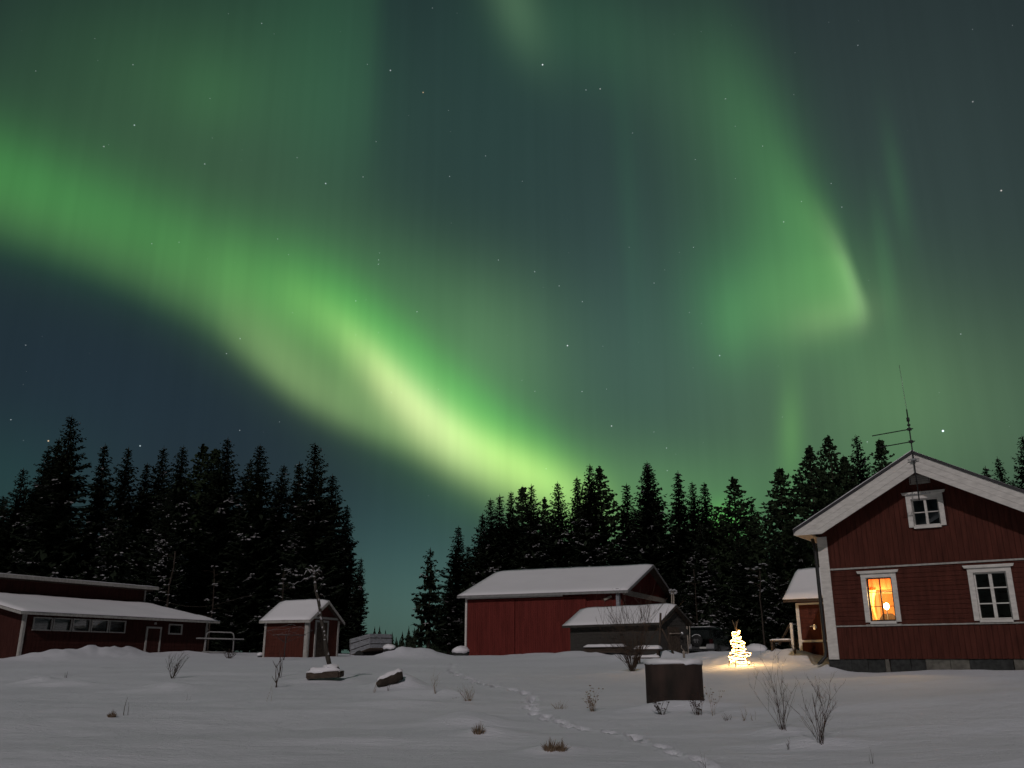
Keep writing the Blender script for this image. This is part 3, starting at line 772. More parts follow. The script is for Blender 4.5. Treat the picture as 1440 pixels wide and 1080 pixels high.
window(house, *W2[:2], *W2[2:], -.0, DZ, 2, 3, 'white', .125, cent=.075, bar=.028)['label'] = 'dark six pane window with white bars'
window(house, *WU[:2], *WU[2:], -.0, DZ, 2, 2, 'white', .12, cent=.06, bar=.022)['label'] = 'small dark four pane window in the gable'
# downpipe at the left corner
b = MB(); b.tube([(-.16, -.02, 3.30), (-.12, -.01, 3.1), (-.11, -.01, 2.9), (-.11, -.01, .25), (-.13, -.02, .12), (-.24, -.10, -.02), (-.30, -.16, -.06)], .048, 10)
for zz in (2.6, 1.5, .5): b.tube([(-.11, -.01, zz - .02), (-.11, -.01, zz + .02)], .056, 10)
b.build('downpipe', M['dark_steel'], house, True, dz=DZ)
# the warm room behind the lit window
rm = MB(); x0, x1, y0, y1, z0, z1 = .3, 2.75, .2, 2.6, .12, 2.42
rm.box(x0, x1, y1, y1 + .05, z0, z1, 0); rm.box(x0 - .05, x0, y0, y1, z0, z1, 0); rm.box(x1, x1 + .05, y0, y1, z0, z1, 0)
rm.box(x0, x1, y0, y1, z0 - .05, z0, 0); rm.box(x0, x1, y0, y1, z1, z1 + .05, 0)
rm.box(x0, W1[0] - .02, y0 - .05, y0, z0, z1, 0); rm.box(W1[1] + .02, x1, y0 - .05, y0, z0, z1, 0); rm.box(W1[0] - .02, W1[1] + .02, y0 - .05, y0, z0, W1[2] - .02, 0); rm.box(W1[0] - .02, W1[1] + .02, y0 - .05, y0, W1[3] + .02, z1, 0)
room = rm.build('room_interior', M['room'], house, dz=DZ)
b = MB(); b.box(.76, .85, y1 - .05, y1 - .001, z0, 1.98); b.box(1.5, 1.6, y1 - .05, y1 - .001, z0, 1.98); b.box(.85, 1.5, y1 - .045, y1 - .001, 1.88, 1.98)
b.build('door_frame', M['streak_frame'], room, dz=DZ)  # made-up pale frame standing for a bright vertical streak of light
def cloth(x0, x1, z0, z1, y, amp, n, flare=0):
    mb = MB(); vs, fs = [], []
    for i in range(n + 1):
        u = i / n
        for j in range(7):
            v = j / 6
            vs.append((x0 + (x1 - x0) * u * (1 - flare * math.sin(v * math.pi)), y + amp * math.sin(u * n * 1.25) * (.5 + .5 * (1 - v)), z0 + (z1 - z0) * v))
    for i in range(n):
        for j in range(6): fs.append((i * 7 + j, i * 7 + 7 + j, i * 7 + 8 + j, i * 7 + j + 1))
    mb.add(vs, fs); return mb
hm = Matrix.Translation((P0.x, P0.y, hz)) @ Matrix.Rotation(-HT, 4, 'Z')
def at_house(mb, name, m, label, cat, smooth=True):
    """a separate thing standing in or on the house, its own origin at the house corner"""
    o = mb.build(name, m, None, smooth, dz=DZ); o.location = (P0.x, P0.y, hz); o.rotation_euler = (0, 0, -HT)
    return tag(o, label, cat)
def both_sides(m):              # thin cloth lets lamp light through
    N, L = m.node_tree.nodes, m.node_tree.links
    b = N['Principled BSDF']; t = N.new('ShaderNodeBsdfTranslucent'); a = N.new('ShaderNodeMixShader'); a.inputs[0].default_value = .5
    src = b.inputs['Base Color'].links[0].from_socket
    L.new(src, t.inputs[0]); L.new(b.outputs[0], a.inputs[1]); L.new(t.outputs[0], a.inputs[2]); L.new(a.outputs[0], N['Material Output'].inputs[0])
both_sides(M['curtain']); both_sides(M['curtain_side'])
at_house(cloth(1.10, 1.87, 1.84, 2.18, .20, .018, 26), 'valance', M['curtain'], 'short orange curtain across the top of the lit window', 'curtain')
at_house(cloth(1.10, 1.36, .96, 1.90, .22, .02, 10, .45), 'side_curtain', M['curtain_side'], 'pale yellow curtain hanging at the left side of the lit window', 'curtain')
LX, LY, LZ = 1.46, .62, 1.46
lamp = thing('table_lamp', (0, 0, 0), 0, 'brightly glowing lamp standing inside the lit window', 'lamp')
lamp.location = hm @ Vector((LX, LY, DZ + .12)); lamp.rotation_euler = (0, 0, -HT)
b = MB(); b.lathe((0, 0, 0), [(.12, 0), (.12, .02), (.02, .04), (.014, .2), (.014, LZ - .12 - .12)], 12); b.build('lamp_stand', M['dark_steel'], lamp, True)
b = MB(); b.lathe((0, 0, LZ - .12 - .12), [(.02, 0), (.055, .03), (.075, .08), (.06, .14), (.02, .17)], 16); b.build('lamp_globe', M['bulb'], lamp, True)
pl = bpy.data.lights.new('lamp_light', 'POINT'); pl.energy = 150; pl.color = (1, .60, .24); pl.shadow_soft_size = .1
po = bpy.data.objects.new('lamp_light', pl); COL.objects.link(po); po.location = (0, -.12, LZ + .12); po.parent = lamp
ch = thing('armchair', hm @ Vector((1.36, 1.15, DZ + .12)), -HT, 'dark chair back in silhouette at the bottom right of the lit window', 'chair')
b = MB(); b.prism([(-.25, .42), (.25, .42), (.22, 1.02), (.12, 1.14), (-.12, 1.14), (-.22, 1.02)], -.06, .02); b.build('backrest', M['chair'], ch)
b = MB(); b.box(-.26, .26, .02, .5, .38, .46); b.build('seat', M['chair'], ch)
for lx in (-.22, .22):
    for ly in (-.02, .45): b = MB(); b.box(lx - .02, lx + .02, ly - .02, ly + .02, .001, .38); b.build('leg', M['chair'], ch)
# porch behind the left corner
TP = 5.0
px0, px1, py0, py1 = -2.36, -.02, TP, TP + 2.5
b = MB()
hboards(b, px0 + .09, px1, .0, 1.86, py0, (), .15); b.box(px0 + .03, px1, py0, py0 + .1, -.5, 1.9); b.box(px0, px0 + .1, py0 + .1, py1, -.5, 1.9); b.box(px0 + .03, px1, py1, py1 + .1, -.5, 1.9)
b.prismx([(py0, 1.9), (py1 + .1, 1.9), ((py0 + py1) / 2, 2.75)], px0 + .002, px0 + .1)
porch = b.build('porch', M['red'], house, dz=DZ)
b = MB(); b.box(px0 - .02, px0 + .085, py0 - .04, py0 - .001, -.4, 1.86); b.box(px0 + .55, px1, py0 - .05, py0 - .026, .60, .67); b.box(px0 + .087, px1, py0 - .045, py0 - .026, 1.80, 1.86); b.box(px0 + .087, px0 + .55, py0 - .05, py0 - .026, .60, .67)
b.build('porch_trim', M['white'], porch, dz=DZ)
b = MB(); b.tube([(px0 + .42, py0 - .08, 1.10), (px0 + .60, py0 - .08, 1.12), (px0 + .62, py0 - .07, 1.04)], .018, 6); b.tube([(px0 + .42, py0 - .08, 1.10), (px0 + .42, py0 - .02, 1.10)], .02, 6); b.box(px0 + .50, px0 + .56, py0 - .03, py0 - .024, 1.0, 1.16)
b.build('door_handle', M['chrome'], porch, dz=DZ)
ym, ze_, zr_ = (py0 + py1) / 2 + .05, 1.97, 2.98
zf = lambda y: ze_ + (zr_ - ze_) * (y - (py0 - .32)) / (ym - (py0 - .32))
b = MB(); b.prismx([(py0 - .32, zf(py0 - .32) - .09), (py0 - .32, zf(py0 - .32)), (ym, zr_), (2 * ym - py0 + .32, ze_), (2 * ym - py0 + .32, ze_ - .09), (ym, zr_ - .09)], px0 - .33, px1)
prf = b.build('porch_roof', M['brown_wood'], porch, dz=DZ)
snow_slab((px0 - .33, py0 - .33, ze_), (px1, py0 - .33, ze_), (px1, ym, zr_), (px0 - .33, ym, zr_), .13, 24, 14, 6).build('porch_roof_snow', M['snow_roof'], prf, True, dz=DZ)
# railing by the porch
rl = thing('porch_railing', hm @ Vector((px0 - .15, py0 - .25, DZ)), -HT, 'pale wooden handrail post and snowy bench at the porch left of the house', 'railing')
rl.location.z = gz(rl.location.x, rl.location.y)
b = MB(); b.box(-.04, .04, -.04, .04, -.3, .82); b.build('post', M['white'], rl)
b = MB(); b.beam((-.06, 0, .74), (-.62, .5, .15), .05, .07); b.build('handrail', M['brown_wood'], rl)
b = MB(); b.box(-.75, -.06, -.06, .20, .22, .27); b.box(-.73, -.67, -.05, .18, -.3, .22); b.build('bench_board', M['brown_wood'], rl)
snow_slab((-.76, -.06, .27), (-.05, -.06, .27), (-.05, .20, .27), (-.76, .20, .27), .05, 10, 4, 8, .05).build('bench_snow', M['snow_roof'], rl, True)
# antenna mast on the gable
an = thing('antenna_mast', hm @ Vector((RID + .02, -OV - .09, DZ + 4.1)), -HT, 'thin antenna mast with two side arms standing at the house gable peak', 'antenna')
b = MB(); b.tube([(0, 0, -.1), (0, 0, 2.35)], .017, 8); b.tube([(0, 0, 2.02), (0, 0, 2.12)], .04, 8); b.tube([(0, 0, 1.90), (0, 0, 1.94)], .042, 8); b.build('mast', M['dark_steel'], an, True)
b = MB(); b.tube([(0, 0, 2.35), (-.03, 0, 3.62)], .0055, 6); b.build('whip', M['steel'], an, True)
for zz, ln_ in ((1.80, .98), (1.46, .82)):
    b = MB(); b.tube([(.10, -.03, zz + .0), (-ln_, .10, zz - .02)], .014, 6); b.box(-.05, .05, -.06, .03, zz - .03, zz + .03); b.build('side_arm', M['dark_steel'], an)
b = MB()
for q in range(7): b.tube([(-.28 + q * .09, -.02, .04 + .02 * (q % 2)), (-.28 + q * .09, .06, .10)], .008, 5)
b.tube([(-.3, 0, .06), (.3, 0, .06)], .012, 6); b.box(-.06, .06, -.05, .08, .95, 1.0); b.tube([(-.14, 0, .98), (.14, 0, .98)], .014, 6)
b.build('bracket', M['steel'], an)

# ------------------------------------------------------------------ gable building generator
def gabled(name, p, theta, base, L, D, ze, zr, ov_f, ov_s, label, cat, red='red_barn', ridge=None, roof_th=.10, snow=.13, seed=1, fascia='fascia', horiz=False, bw=.18):
    """long front of length L, gable depth D, eave wall height ze and ridge zr (above eye level)"""
    root = thing(name, (p.x, p.y, EYE + base), -theta, label, cat)
    dz = -base
    rd = ridge if ridge else D / 2
    sl = (zr - ze) / rd
    zt = lambda y: zr - sl * abs(y - rd) + .02
    b = MB(); lo = base - .4
    b.box(0, L, .02, .12, lo, ze - .1); b.box(0, L, D - .12, D - .02, lo, ze - .1)
    for xx in (0, L - .1): b.prismx([(.12, lo), (D - .12, lo), (D - .12, zt(D - .12) - roof_th - .02), (rd, zr - roof_th - .02), (.12, zt(.12) - roof_th - .02)], xx, xx + .1)
    w = b.build('wall', M[red], root, dz=dz)
    b = MB()
    if horiz: hboards(b, .0, L, lo, ze - .1, .018, (), bw)
    else: vboards(b, .0, L, lambda x: lo, lambda x: ze - .1, .018, (), bw, seed=seed)
    b.build('front_cladding', M[red], root, dz=dz)
    # gable claddings (right and left) are turned boards
    b_r, bl_ = MB(), MB(); b = b_r; rnd = random.Random(seed)
    y = .02
    while y < D - .02:
        y2 = min(y + bw, D - .02); t = rnd.uniform(.012, .024)
        if horiz: break
        for b, x0_, x1_ in ((b, L, L + t), (bl_, -t, 0)):
            b.hexa([(x0_, y + .004, lo), (x1_, y + .004, lo), (x1_, y2 - .004, lo), (x0_, y2 - .004, lo), (x0_, y + .004, zt(y) - roof_th - .03), (x1_, y + .004, zt(y) - roof_th - .03), (x1_, y2 - .004, zt(y2) - roof_th - .03), (x0_, y2 - .004, zt(y2) - roof_th - .03)])
        b = b_r; y = y2
    if horiz:
        z = lo
        while z < zr - roof_th:
            z2 = z + bw
            ya = .0 if z2 < zt(0) - roof_th else rd - (zr - roof_th - z2) / sl
            if ya > rd - .1: break
            b.box(L, L + .03, ya, 2 * rd - ya, z + .006, z2 - .006); bl_.box(-.03, 0, ya, 2 * rd - ya, z + .006, z2 - .006); z = z2
    b.build('gable_cladding', M[red], root, dz=dz); bl_.build('gable_cladding', M[red], root, dz=dz)
    ya, yb = -ov_f, D + ov_f
    b = MB()
    b.prismx([(ya, zt(ya) - roof_th), (ya, zt(ya)), (rd, zr + .02), (yb, zt(yb)), (yb, zt(yb) - roof_th), (rd, zr + .02 - roof_th)], -ov_s, L + ov_s)
    rf = b.build('roof', M['brown_wood'], root, dz=dz)
    b = MB()
    b.box(-ov_s, L + ov_s, ya - .03, ya - .001, zt(ya) - roof_th - .04, zt(ya) - .01)
    for xx in (-ov_s - .03, L + ov_s + .001):
        for q0, q1 in ((ya, rd), (rd, yb)):
            b.hexa([(xx, q0, zt(q0) - roof_th - .05), (xx + .029, q0, zt(q0) - roof_th - .05), (xx + .029, q1, zt(q1) - roof_th - .05), (xx, q1, zt(q1) - roof_th - .05),
                    (xx, q0, zt(q0) - .01), (xx + .029, q0, zt(q0) - .01), (xx + .029, q1, zt(q1) - .01), (xx, q1, zt(q1) - .01)])
    b.build('roof_edge', M[fascia], rf, dz=dz)
    nu = max(8, int(L / .45))
    snow_slab((-ov_s, ya, zt(ya)), (L + ov_s, ya, zt(ya)), (L + ov_s, rd, zr + .02), (-ov_s, rd, zr + .02), snow, nu, 14, seed).build('roof_snow', M['snow_roof'], rf, True, dz=dz)
    snow_slab((L + ov_s, yb, zt(yb)), (-ov_s, yb, zt(yb)), (-ov_s, rd, zr + .02), (L + ov_s, rd, zr + .02), snow * .8, nu, 12, seed + 7).build('roof_snow', M['snow_roof'], rf, True, dz=dz)
    return root, rf, dz, zt

# ------------------------------------------------------------------ the long red machine shed in the middle
p = at(657, 925, 62)
barn, brf, bd, bzt = gabled('machine_shed', p, R(25), .15, 11.0, 11.7, 4.42, 6.38, .52, .55, 'long dark red shed with huge sliding doors and a snow covered gable roof', 'shed', 'red_barn', 5.6, .12, .085, 2)
b = MB()
vboards(b, .02, 3.56, lambda x: .0, lambda x: 4.0, -.10, (), .16, .02, 5); b.box(.02, 3.56, -.10, -.06, .0, 4.0)
d1 = b.build('sliding_door', M['red_barn'], barn, dz=bd)
b = MB(); vboards(b, 3.62, 8.6, lambda x: .0, lambda x: 4.0, -.10, (), .16, .02, 6); b.box(3.62, 8.6, -.10, -.06, .0, 4.0); b.build('sliding_door', M['red_barn'], barn, dz=bd)
b = MB(); b.box(-.12, 7.0, -.20, -.07, 4.04, 4.22); b.build('door_rail', M['white'], barn, dz=bd)
b = MB(); b.box(-.14, -.01, -.14, .1, -.2, 4.03); b.build('corner_board', M['white'], barn, dz=bd)
b = MB(); b.box(10.72, 10.92, -.34, -.04, -.2, 4.40); b.build('corner_post', M['grey_plank'], barn, dz=bd)
b = MB(); b.beam((9.85, -.10, 3.74), (10.35, -.10, 3.95), .05, .13); b.build('plank', M['pale_wood'], barn, dz=bd)
b = MB(); b.box(11.03, 11.13, .1, 10.6, 4.05, 4.36); b.build('tie_beam', M['pale_wood'], barn, dz=bd)
# lower lean-to at the back
b = MB(); b.box(4, 10.9, 11.7, 17.0, -.2, 3.05); b.prismx([(11.7, 3.05), (17.0, 3.05), (11.7, 4.2)], 4, 10.9)
lt = b.build('lean_to', M['red_dark'], barn, dz=bd)
b = MB(); b.prismx([(11.75, 4.24), (17.4, 3.02), (17.4, 3.14), (11.75, 4.40)], 3.6, 11.45); b.build('lean_to_roof', M['fascia'], lt, dz=bd)
snow_slab((11.45, 17.4, 3.14), (3.6, 17.4, 3.14), (3.6, 11.76, 4.39), (11.45, 11.76, 4.39), .10, 18, 10, 31).build('lean_to_snow', M['snow_roof'], lt, True, dz=bd)

# ------------------------------------------------------------------ low grey log shed in front of it
p = at(803, 920, 48)
logs, lrf, ld, lzt = gabled('log_shed', p, R(42), .1, 5.4, 2.56, 1.93, 2.66, .30, .30, 'low grey log shed with a snow covered roof standing before the long red shed', 'shed', 'grey_wood', None, .07, .085, 4, 'grey_wood', True, .20)
b = MB(); b.box(5.46, 5.52, .75, 1.75, .15, 1.62)
for q in range(5): b.box(5.52, 5.535, .76 + q * .2, .94 + q * .2, .16, 1.61)
b.build('door', M['brown_wood'], logs, dz=ld)
b = MB(); b.tube([(5.60, .82, 1.30), (5.60, 1.72, 1.33)], .022, 6); b.box(5.53, 5.60, .80, .86, 1.27, 1.33); b.box(5.53, 5.60, 1.62, 1.68, 1.29, 1.35); b.build('door_bar', M['pale_wood'], logs, dz=ld)
b = MB(); b.lathe((5.64, 1.78, 1.34), [(.02, -.07), (.07, -.05), (.08, 0), (.07, .05), (.02, .07)], 12); b.build('glint_disc', M['chrome'], logs, True, dz=ld)  # added disc standing for light reflected off the door latch

# ------------------------------------------------------------------ small red shed on the left
b0 = at(430, 922, 46); p = b0 + Vector((-.937 * 2.5, .35 * 2.5, 0))
shed, srf, sd, szt = gabled('garden_shed', p, R(20.5), .1, 2.5, 2.9, 2.10, 2.98, .22, .25, 'small red shed with a snowy gable roof and white trimmed door', 'shed', 'red', None, .09, .11, 6, 'white_dirty', True, .17)
b = MB(); b.box(-.05, .06, -.045, -.01, -.2, 1.98); b.build('corner_board', M['white_dirty'], shed, dz=sd)
b = MB(); b.box(2.36, 2.54, -.045, -.012, -.2, 1.98); b.box(2.535, 2.57, -.010, .12, -.2, 2.05); b.build('corner_board', M['white_dirty'], shed, dz=sd)
b = MB(); b.box(2.535, 2.57, 2.78, 2.92, -.2, 2.05); b.build('corner_board', M['white_dirty'], shed, dz=sd)
b = MB(); b.box(2.535, 2.565, .125, 2.775, 2.08, 2.19); b.build('gable_trim', M['white_dirty'], shed, dz=sd)
b = MB(); b.box(2.532, 2.56, .72, 1.72, -.1, 1.92)
dr = b.build('door', M['brown_wood'], shed, dz=sd)
b = MB(); b.box(2.532, 2.585, .60, .718, -.1, 1.92); b.box(2.532, 2.585, 1.722, 1.84, -.1, 1.92); b.box(2.532, 2.585, .60, 1.84, 1.922, 2.02); b.build('door_frame', M['white_dirty'], dr, dz=sd)

# ------------------------------------------------------------------ long low building at the left edge
p = at(25, 928, 42)
TH = math.atan2(.88, .475)
byre = thing('outbuilding', (p.x, p.y, EYE + .0), TH, 'long low dark red outbuilding with a row of windows and stepped snowy roof', 'outbuilding')
BL, BD = 11.0, 5.2
ze, zc, zu = 2.12, 3.20, 4.12
WINS = [(.45 + k * 1.03, .45 + k * 1.03 + .98, 1.42, 1.98) for k in range(5)]
WIN2 = (8.32, 9.22, 1.40, 1.92); DOOR = (6.95, 7.75, -.3, 1.66)
b = MB(); wall_sheet(b, 0, BL, -.5, ze - .03, .02, .16, WINS + [WIN2])
b.box(BL - .14, BL, .16, BD, -.5, ze - .03); b.prismx([(.02, ze - .03), (BD, ze - .03), (BD, zc - .06)], BL - .14, BL)
b.box(0, .14, .16, BD + 5, -.5, ze - .03); b.prismx([(.02, ze - .03), (BD, ze - .03), (BD, zc - .06)], 0, .14)
b.build('wall', M['red_dark'], byre)
b = MB(); hboards(b, 0, BL, -.5, ze - .06, .018, [hol(q, .02) for q in WINS] + [hol(WIN2, .02), (DOOR[0] - .1, DOOR[1] + .1, -.6, DOOR[3] + .1)], .16); b.build('front_cladding', M['red_dark'], byre)
b = MB(); b.box(-12, BL - .15, BD, BD + .15, zc - .3, zu); b.box(BL - .30, BL - .15, BD + .15, BD + 6, zc - 3.7, zu - .95); b.box(-.01, .13, BD + .15, BD + 6, -.5, zu)
b.build('clerestory_wall', M['red_dark'], byre)
b = MB(); b.box(BL - .24, BL - .14, BD - .03, BD - .001, zc - .1, zu); b.build('corner_board', M['white_dirty'], byre)
zl_ = lambda y: ze + .06 + (zc - ze) * (y + .45) / (BD + .45)
b = MB(); b.prismx([(-.45, zl_(-.45) - .10), (-.45, zl_(-.45)), (BD, zl_(BD)), (BD, zl_(BD) - .10)], -.5, BL + .45)
r1 = b.build('lower_roof', M['brown_wood'], byre)
b = MB(); b.box(-.53, BL + .48, -.48, -.452, zl_(-.45) - .13, zl_(-.45) - .01); b.prismx([(-.45, zl_(-.45) - .13), (BD, zl_(BD) - .13), (BD, zl_(BD) - .01), (-.45, zl_(-.45) - .01)], BL + .452, BL + .48); b.prismx([(-.45, zl_(-.45) - .13), (BD, zl_(BD) - .13), (BD, zl_(BD) - .01), (-.45, zl_(-.45) - .01)], -.53, -.502)
b.build('roof_edge', M['white_dirty'], r1)
snow_slab((-.5, -.46, zl_(-.46)), (BL + .46, -.46, zl_(-.46)), (BL + .46, BD - .01, zl_(BD)), (-.5, BD - .01, zl_(BD)), .10, 32, 14, 14).build('roof_snow', M['snow_roof'], r1, True)
b = MB(); b.prismx([(BD - .5, zu - .02), (BD - .5, zu + .12), (BD + 6.3, zu - .9), (BD + 6.3, zu - 1.04)], -12, BL + .3)
r2 = b.build('upper_roof', M['brown_wood'], byre)
b = MB(); b.box(-12, BL + .33, BD - .53, BD - .502, zu - .05, zu + .13); b.build('roof_edge', M['white_dirty'], r2)
snow_slab((-12, BD - .5, zu + .12), (BL + .3, BD - .5, zu + .12), (BL + .3, BD + 6.3, zu - .9), (-12, BD + 6.3, zu - .9), .10, 36, 10, 15).build('roof_snow', M['snow_roof'], r2, True)
for k, q in enumerate(WINS):
    mb = MB(); frame_mb(q[0] + .05, q[1] - .05, q[2], q[3] - .05, .02, .048, .06, mb)
    w = mb.build('window', M['white_dirty'], byre); g = MB(); g.box(q[0] + .05, q[1] - .05, .10, .106, q[2], q[3] - .05); g.build('pane', M['glass'], w)
b = MB(); b.box(.2, 6.2, .45, .5, -.4, ze - .1); b.build('inner_wall', M['grey_plank'], byre)
mb = MB(); frame_mb(WIN2[0] + .06, WIN2[1] - .06, WIN2[2] + .06, WIN2[3] - .06, .02, .075, .06, mb); w = mb.build('window', M['white_dirty'], byre); w['label'] = 'small single window right of the door'
g = MB(); g.box(WIN2[0] + .06, WIN2[1] - .06, .10, .106, WIN2[2] + .06, WIN2[3] - .06); g.build('pane', M['glass'], w)
b = MB(); b.box(DOOR[0], DOOR[1], -.03, .016, -.3, DOOR[3]); dr = b.build('door', M['red_dark'], byre)
b = MB(); b.box(DOOR[0] - .09, DOOR[0] - .001, -.05, .016, -.3, DOOR[3] + .09); b.box(DOOR[1] + .001, DOOR[1] + .09, -.05, .016, -.3, DOOR[3] + .09); b.box(DOOR[0] - .001, DOOR[1] + .001, -.05, .016, DOOR[3], DOOR[3] + .09); b.build('door_frame', M['white_dirty'], dr)
b = MB(); b.box(-.03, .09, -.045, -.008, -.5, ze - .05); b.box(-.035, -.002, -.0, .12, -.5, ze - .05); b.build('corner_board', M['white_dirty'], byre)
b = MB(); b.box(BL - .10, BL + .02, -.045, -.008, -.5, ze - .05); b.build('corner_board', M['white_dirty'], byre)
b = MB(); b.lathe((7.35, -.08, 1.92), [(.05, -.05), (.07, -.02), (.06, .04), (.02, .06)], 10); b.box(7.33, 7.37, -.03, .018, 1.88, 1.96); b.build('door_lamp', M['white_dirty'], byre)

# ------------------------------------------------------------------ conifers
def conifer(seed, H=18.0, Rb=2.3, low=.05, style='spruce', snow=.12, gap=.32, dens=1.0):
    rnd = random.Random(seed)
    tr, cr, sn = MB(), MB(), MB()
    lean = Vector((rnd.uniform(-.25, .25), rnd.uniform(-.25, .25), 0))
    ax = lambda z: lean * ((z / H) ** 2)
    tr.tube([ax(0) + Vector((0, 0, -.8)), ax(H * .3) + Vector((0, 0, H * .3)), ax(H * .7) + Vector((0, 0, H * .7)), ax(H) + Vector((0, 0, H))], [.0125 * H, .0095 * H, .004 * H, .02], 8)
    def tri(mb, p, q, w, up=Vector((0, 0, 1))):
        d = q - p; s = d.cross(up)
        s = s.normalized() * w if s.length > 1e-5 else Vector((w, 0, 0))
        m = p + d * .45
        mb.add([p, m + s, q, m - s], [(0, 1, 2, 3)])
    z = H - .25; tilt = rnd.uniform(0, 6.28); amp = rnd.uniform(.08, .2)
    tri(cr, ax(H) + Vector((0, 0, H - .9)), ax(H) + Vector((0, 0, H + .25)), .05); tri(cr, ax(H) + Vector((0, 0, H - .9)), ax(H) + Vector((0, 0, H + .25)), .05, Vector((1, 0, 0)))
    whorl = 0
    while z > low * H:
        t = (H - z) / (H * (1 - low))
        shape = (t ** .66) * (1 - .25 * max(0, t - .75) / .25) if style == 'spruce' else (min(1, t * 1.9) ** .9) * (1 - .45 * max(0, t - .6) / .4)
        Lb = Rb * shape * rnd.uniform(.85, 1.1) + .06
        sz = min(1, .30 + 1.9 * t)
        n = max(4, int((6 + 5 * t) * dens))
        for _ in range(int((4 + 9 * t) * dens) if style == 'spruce' else (0 if t < .3 else 3)):   # inner foliage near the stem
            a = rnd.uniform(0, 6.28); r_ = Lb * rnd.uniform(.05, .5); p = ax(z) + Vector((math.cos(a) * r_, math.sin(a) * r_, z + rnd.uniform(-.1, .35)))
            tri(cr, p, p + Vector((math.cos(a) * .25, math.sin(a) * .25, -rnd.uniform(.45, .9))) * sz, rnd.uniform(.12, .24) * sz * sz, Vector((-math.sin(a), math.cos(a), 0)) if rnd.random() < .5 else Vector((math.cos(a), math.sin(a), .2)))
        a0 = rnd.uniform(0, 6.28)
        for i in range(n):
            az = a0 + 6.2832 * i / n + rnd.uniform(-.3, .3)
            l = Lb * rnd.uniform(.62, 1.12) * (1 + amp * math.cos(az - tilt))
            if rnd.random() < .08: l *= .5
            out = Vector((math.cos(az), math.sin(az), 0)); sd = Vector((-out.y, out.x, 0))
            if style == 'spruce': pitch = .62 - 1.45 * min(1, t * 2.6) * .75 + rnd.uniform(-.12, .12); curl = .30
            else: pitch = .70 - .55 * t + rnd.uniform(-.2, .2); curl = .15
            zb = z + rnd.uniform(-.16, .16)
            P = lambda u: ax(zb) + out * (l * u) + Vector((0, 0, zb + math.tan(pitch) * l * u * (1 - .35 * u) * .8 + curl * l * u * u * u))
            hs = max(3, int(l / (.155 if style == 'spruce' else .26)))
            snowy = rnd.random() < snow * (1.6 if .3 < t < .9 else .12) * (1.6 if math.sin(az * 1.0 + seed) > .1 else .5)
            for k in range(hs):
                u = (k + rnd.random() * .8) / hs
                if style != 'spruce' and u < .35: continue
                p = P(u)
                if style == 'spruce':
                    wl = (.16 + .34 * l * (1 - u) * .5 + .12) * rnd.uniform(.7, 1.25); wl = min(wl, .8) * (sz if sz < .8 else 1)
                    for s in (-1, 1):
                        q = p + sd * (s * wl * .8) + out * (wl * .55) + Vector((0, 0, -wl * rnd.uniform(.15, .55)))
                        tri(cr, p, q, (.085 + .08 * rnd.random()) * sz)
                        if snowy and u > .3 and rnd.random() < .8: tri(sn, p + Vector((0, 0, .05)) + out * .04, p + (q - p) * rnd.uniform(.6, 1.0) + Vector((0, 0, .08)) + out * .05, .045 + .05 * rnd.random(), out + Vector((0, 0, .8)))
                    if rnd.random() < .8:
                        q = p + Vector((rnd.uniform(-.15, .15), rnd.uniform(-.15, .15), -wl * rnd.uniform(.5, 1.0))) + out * .08
                        tri(cr, p, q, (.10 + .07 * rnd.random()) * sz, sd)
                    tri(cr, P(max(0, u - .2)), P(min(1.04, u + .22)), .10 * sz)
                else:
                    for _ in range(6 if t > .25 else 3):
                        v = Vector((rnd.gauss(0, 1), rnd.gauss(0, 1), rnd.gauss(.35, .8))).normalized() * rnd.uniform(.22, .44) * (.5 + .5 * sz)
                        tri(cr, p, p + v, .08 + .06 * rnd.random(), Vector((rnd.gauss(0, 1), rnd.gauss(0, 1), .1)))
                        if snowy and rnd.random() < .22:
                            v.z = abs(v.z) * .3; tri(sn, p + Vector((0, 0, .18)), p + v + Vector((0, 0, .20)), .06)
            if style != 'spruce':
                for k in range(3): tri(cr, P(k / 3), P((k + 1) / 3), .03, sd)
        whorl += 1
        z -= gap * rnd.uniform(.75, 1.2) * (.55 + .75 * min(1, t * 2))
    return tr, cr, sn
PROTO = {}
def proto(key, pine=False, **kw):
    tr, cr, sn = conifer(**kw)
    nm = 'pine_tree' if pine else 'spruce_tree'
    root = bpy.data.objects.new(nm, None); COL.objects.link(root); root.empty_display_size = .5
    tr.build('trunk', M['bark'], root, True)
    c = cr.build('crown', M['needle_pine'] if pine else M['needle'], root)
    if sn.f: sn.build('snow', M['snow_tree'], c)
    PROTO[key] = [root, False, kw.get('H', 18.0)]
proto('A', seed=1, Rb=2.9, snow=.15)
proto('B', seed=2, Rb=2.7, snow=.17)
proto('C', seed=3, Rb=2.3, snow=.04)
proto('D', seed=4, Rb=3.2, snow=.20)
proto('E', seed=5, Rb=2.9, low=.10, snow=.28)
proto('N', seed=6, Rb=1.8, snow=.06)
proto('P', True, seed=7, Rb=2.6, low=.22, style='pine', snow=.10, gap=.36)
proto('Q', True, seed=8, Rb=2.1, low=.25, style='pine', snow=.12, gap=.36)
proto('S', seed=9, H=9.0, Rb=2.0, low=.03, snow=.85, gap=.34)
proto('T', seed=10, H=9.0, Rb=1.7, low=.18, snow=.03, gap=.42, dens=.75)
proto('Y', seed=11, H=4.0, Rb=1.0, low=.04, snow=.8, gap=.3)
trnd = random.Random(77)
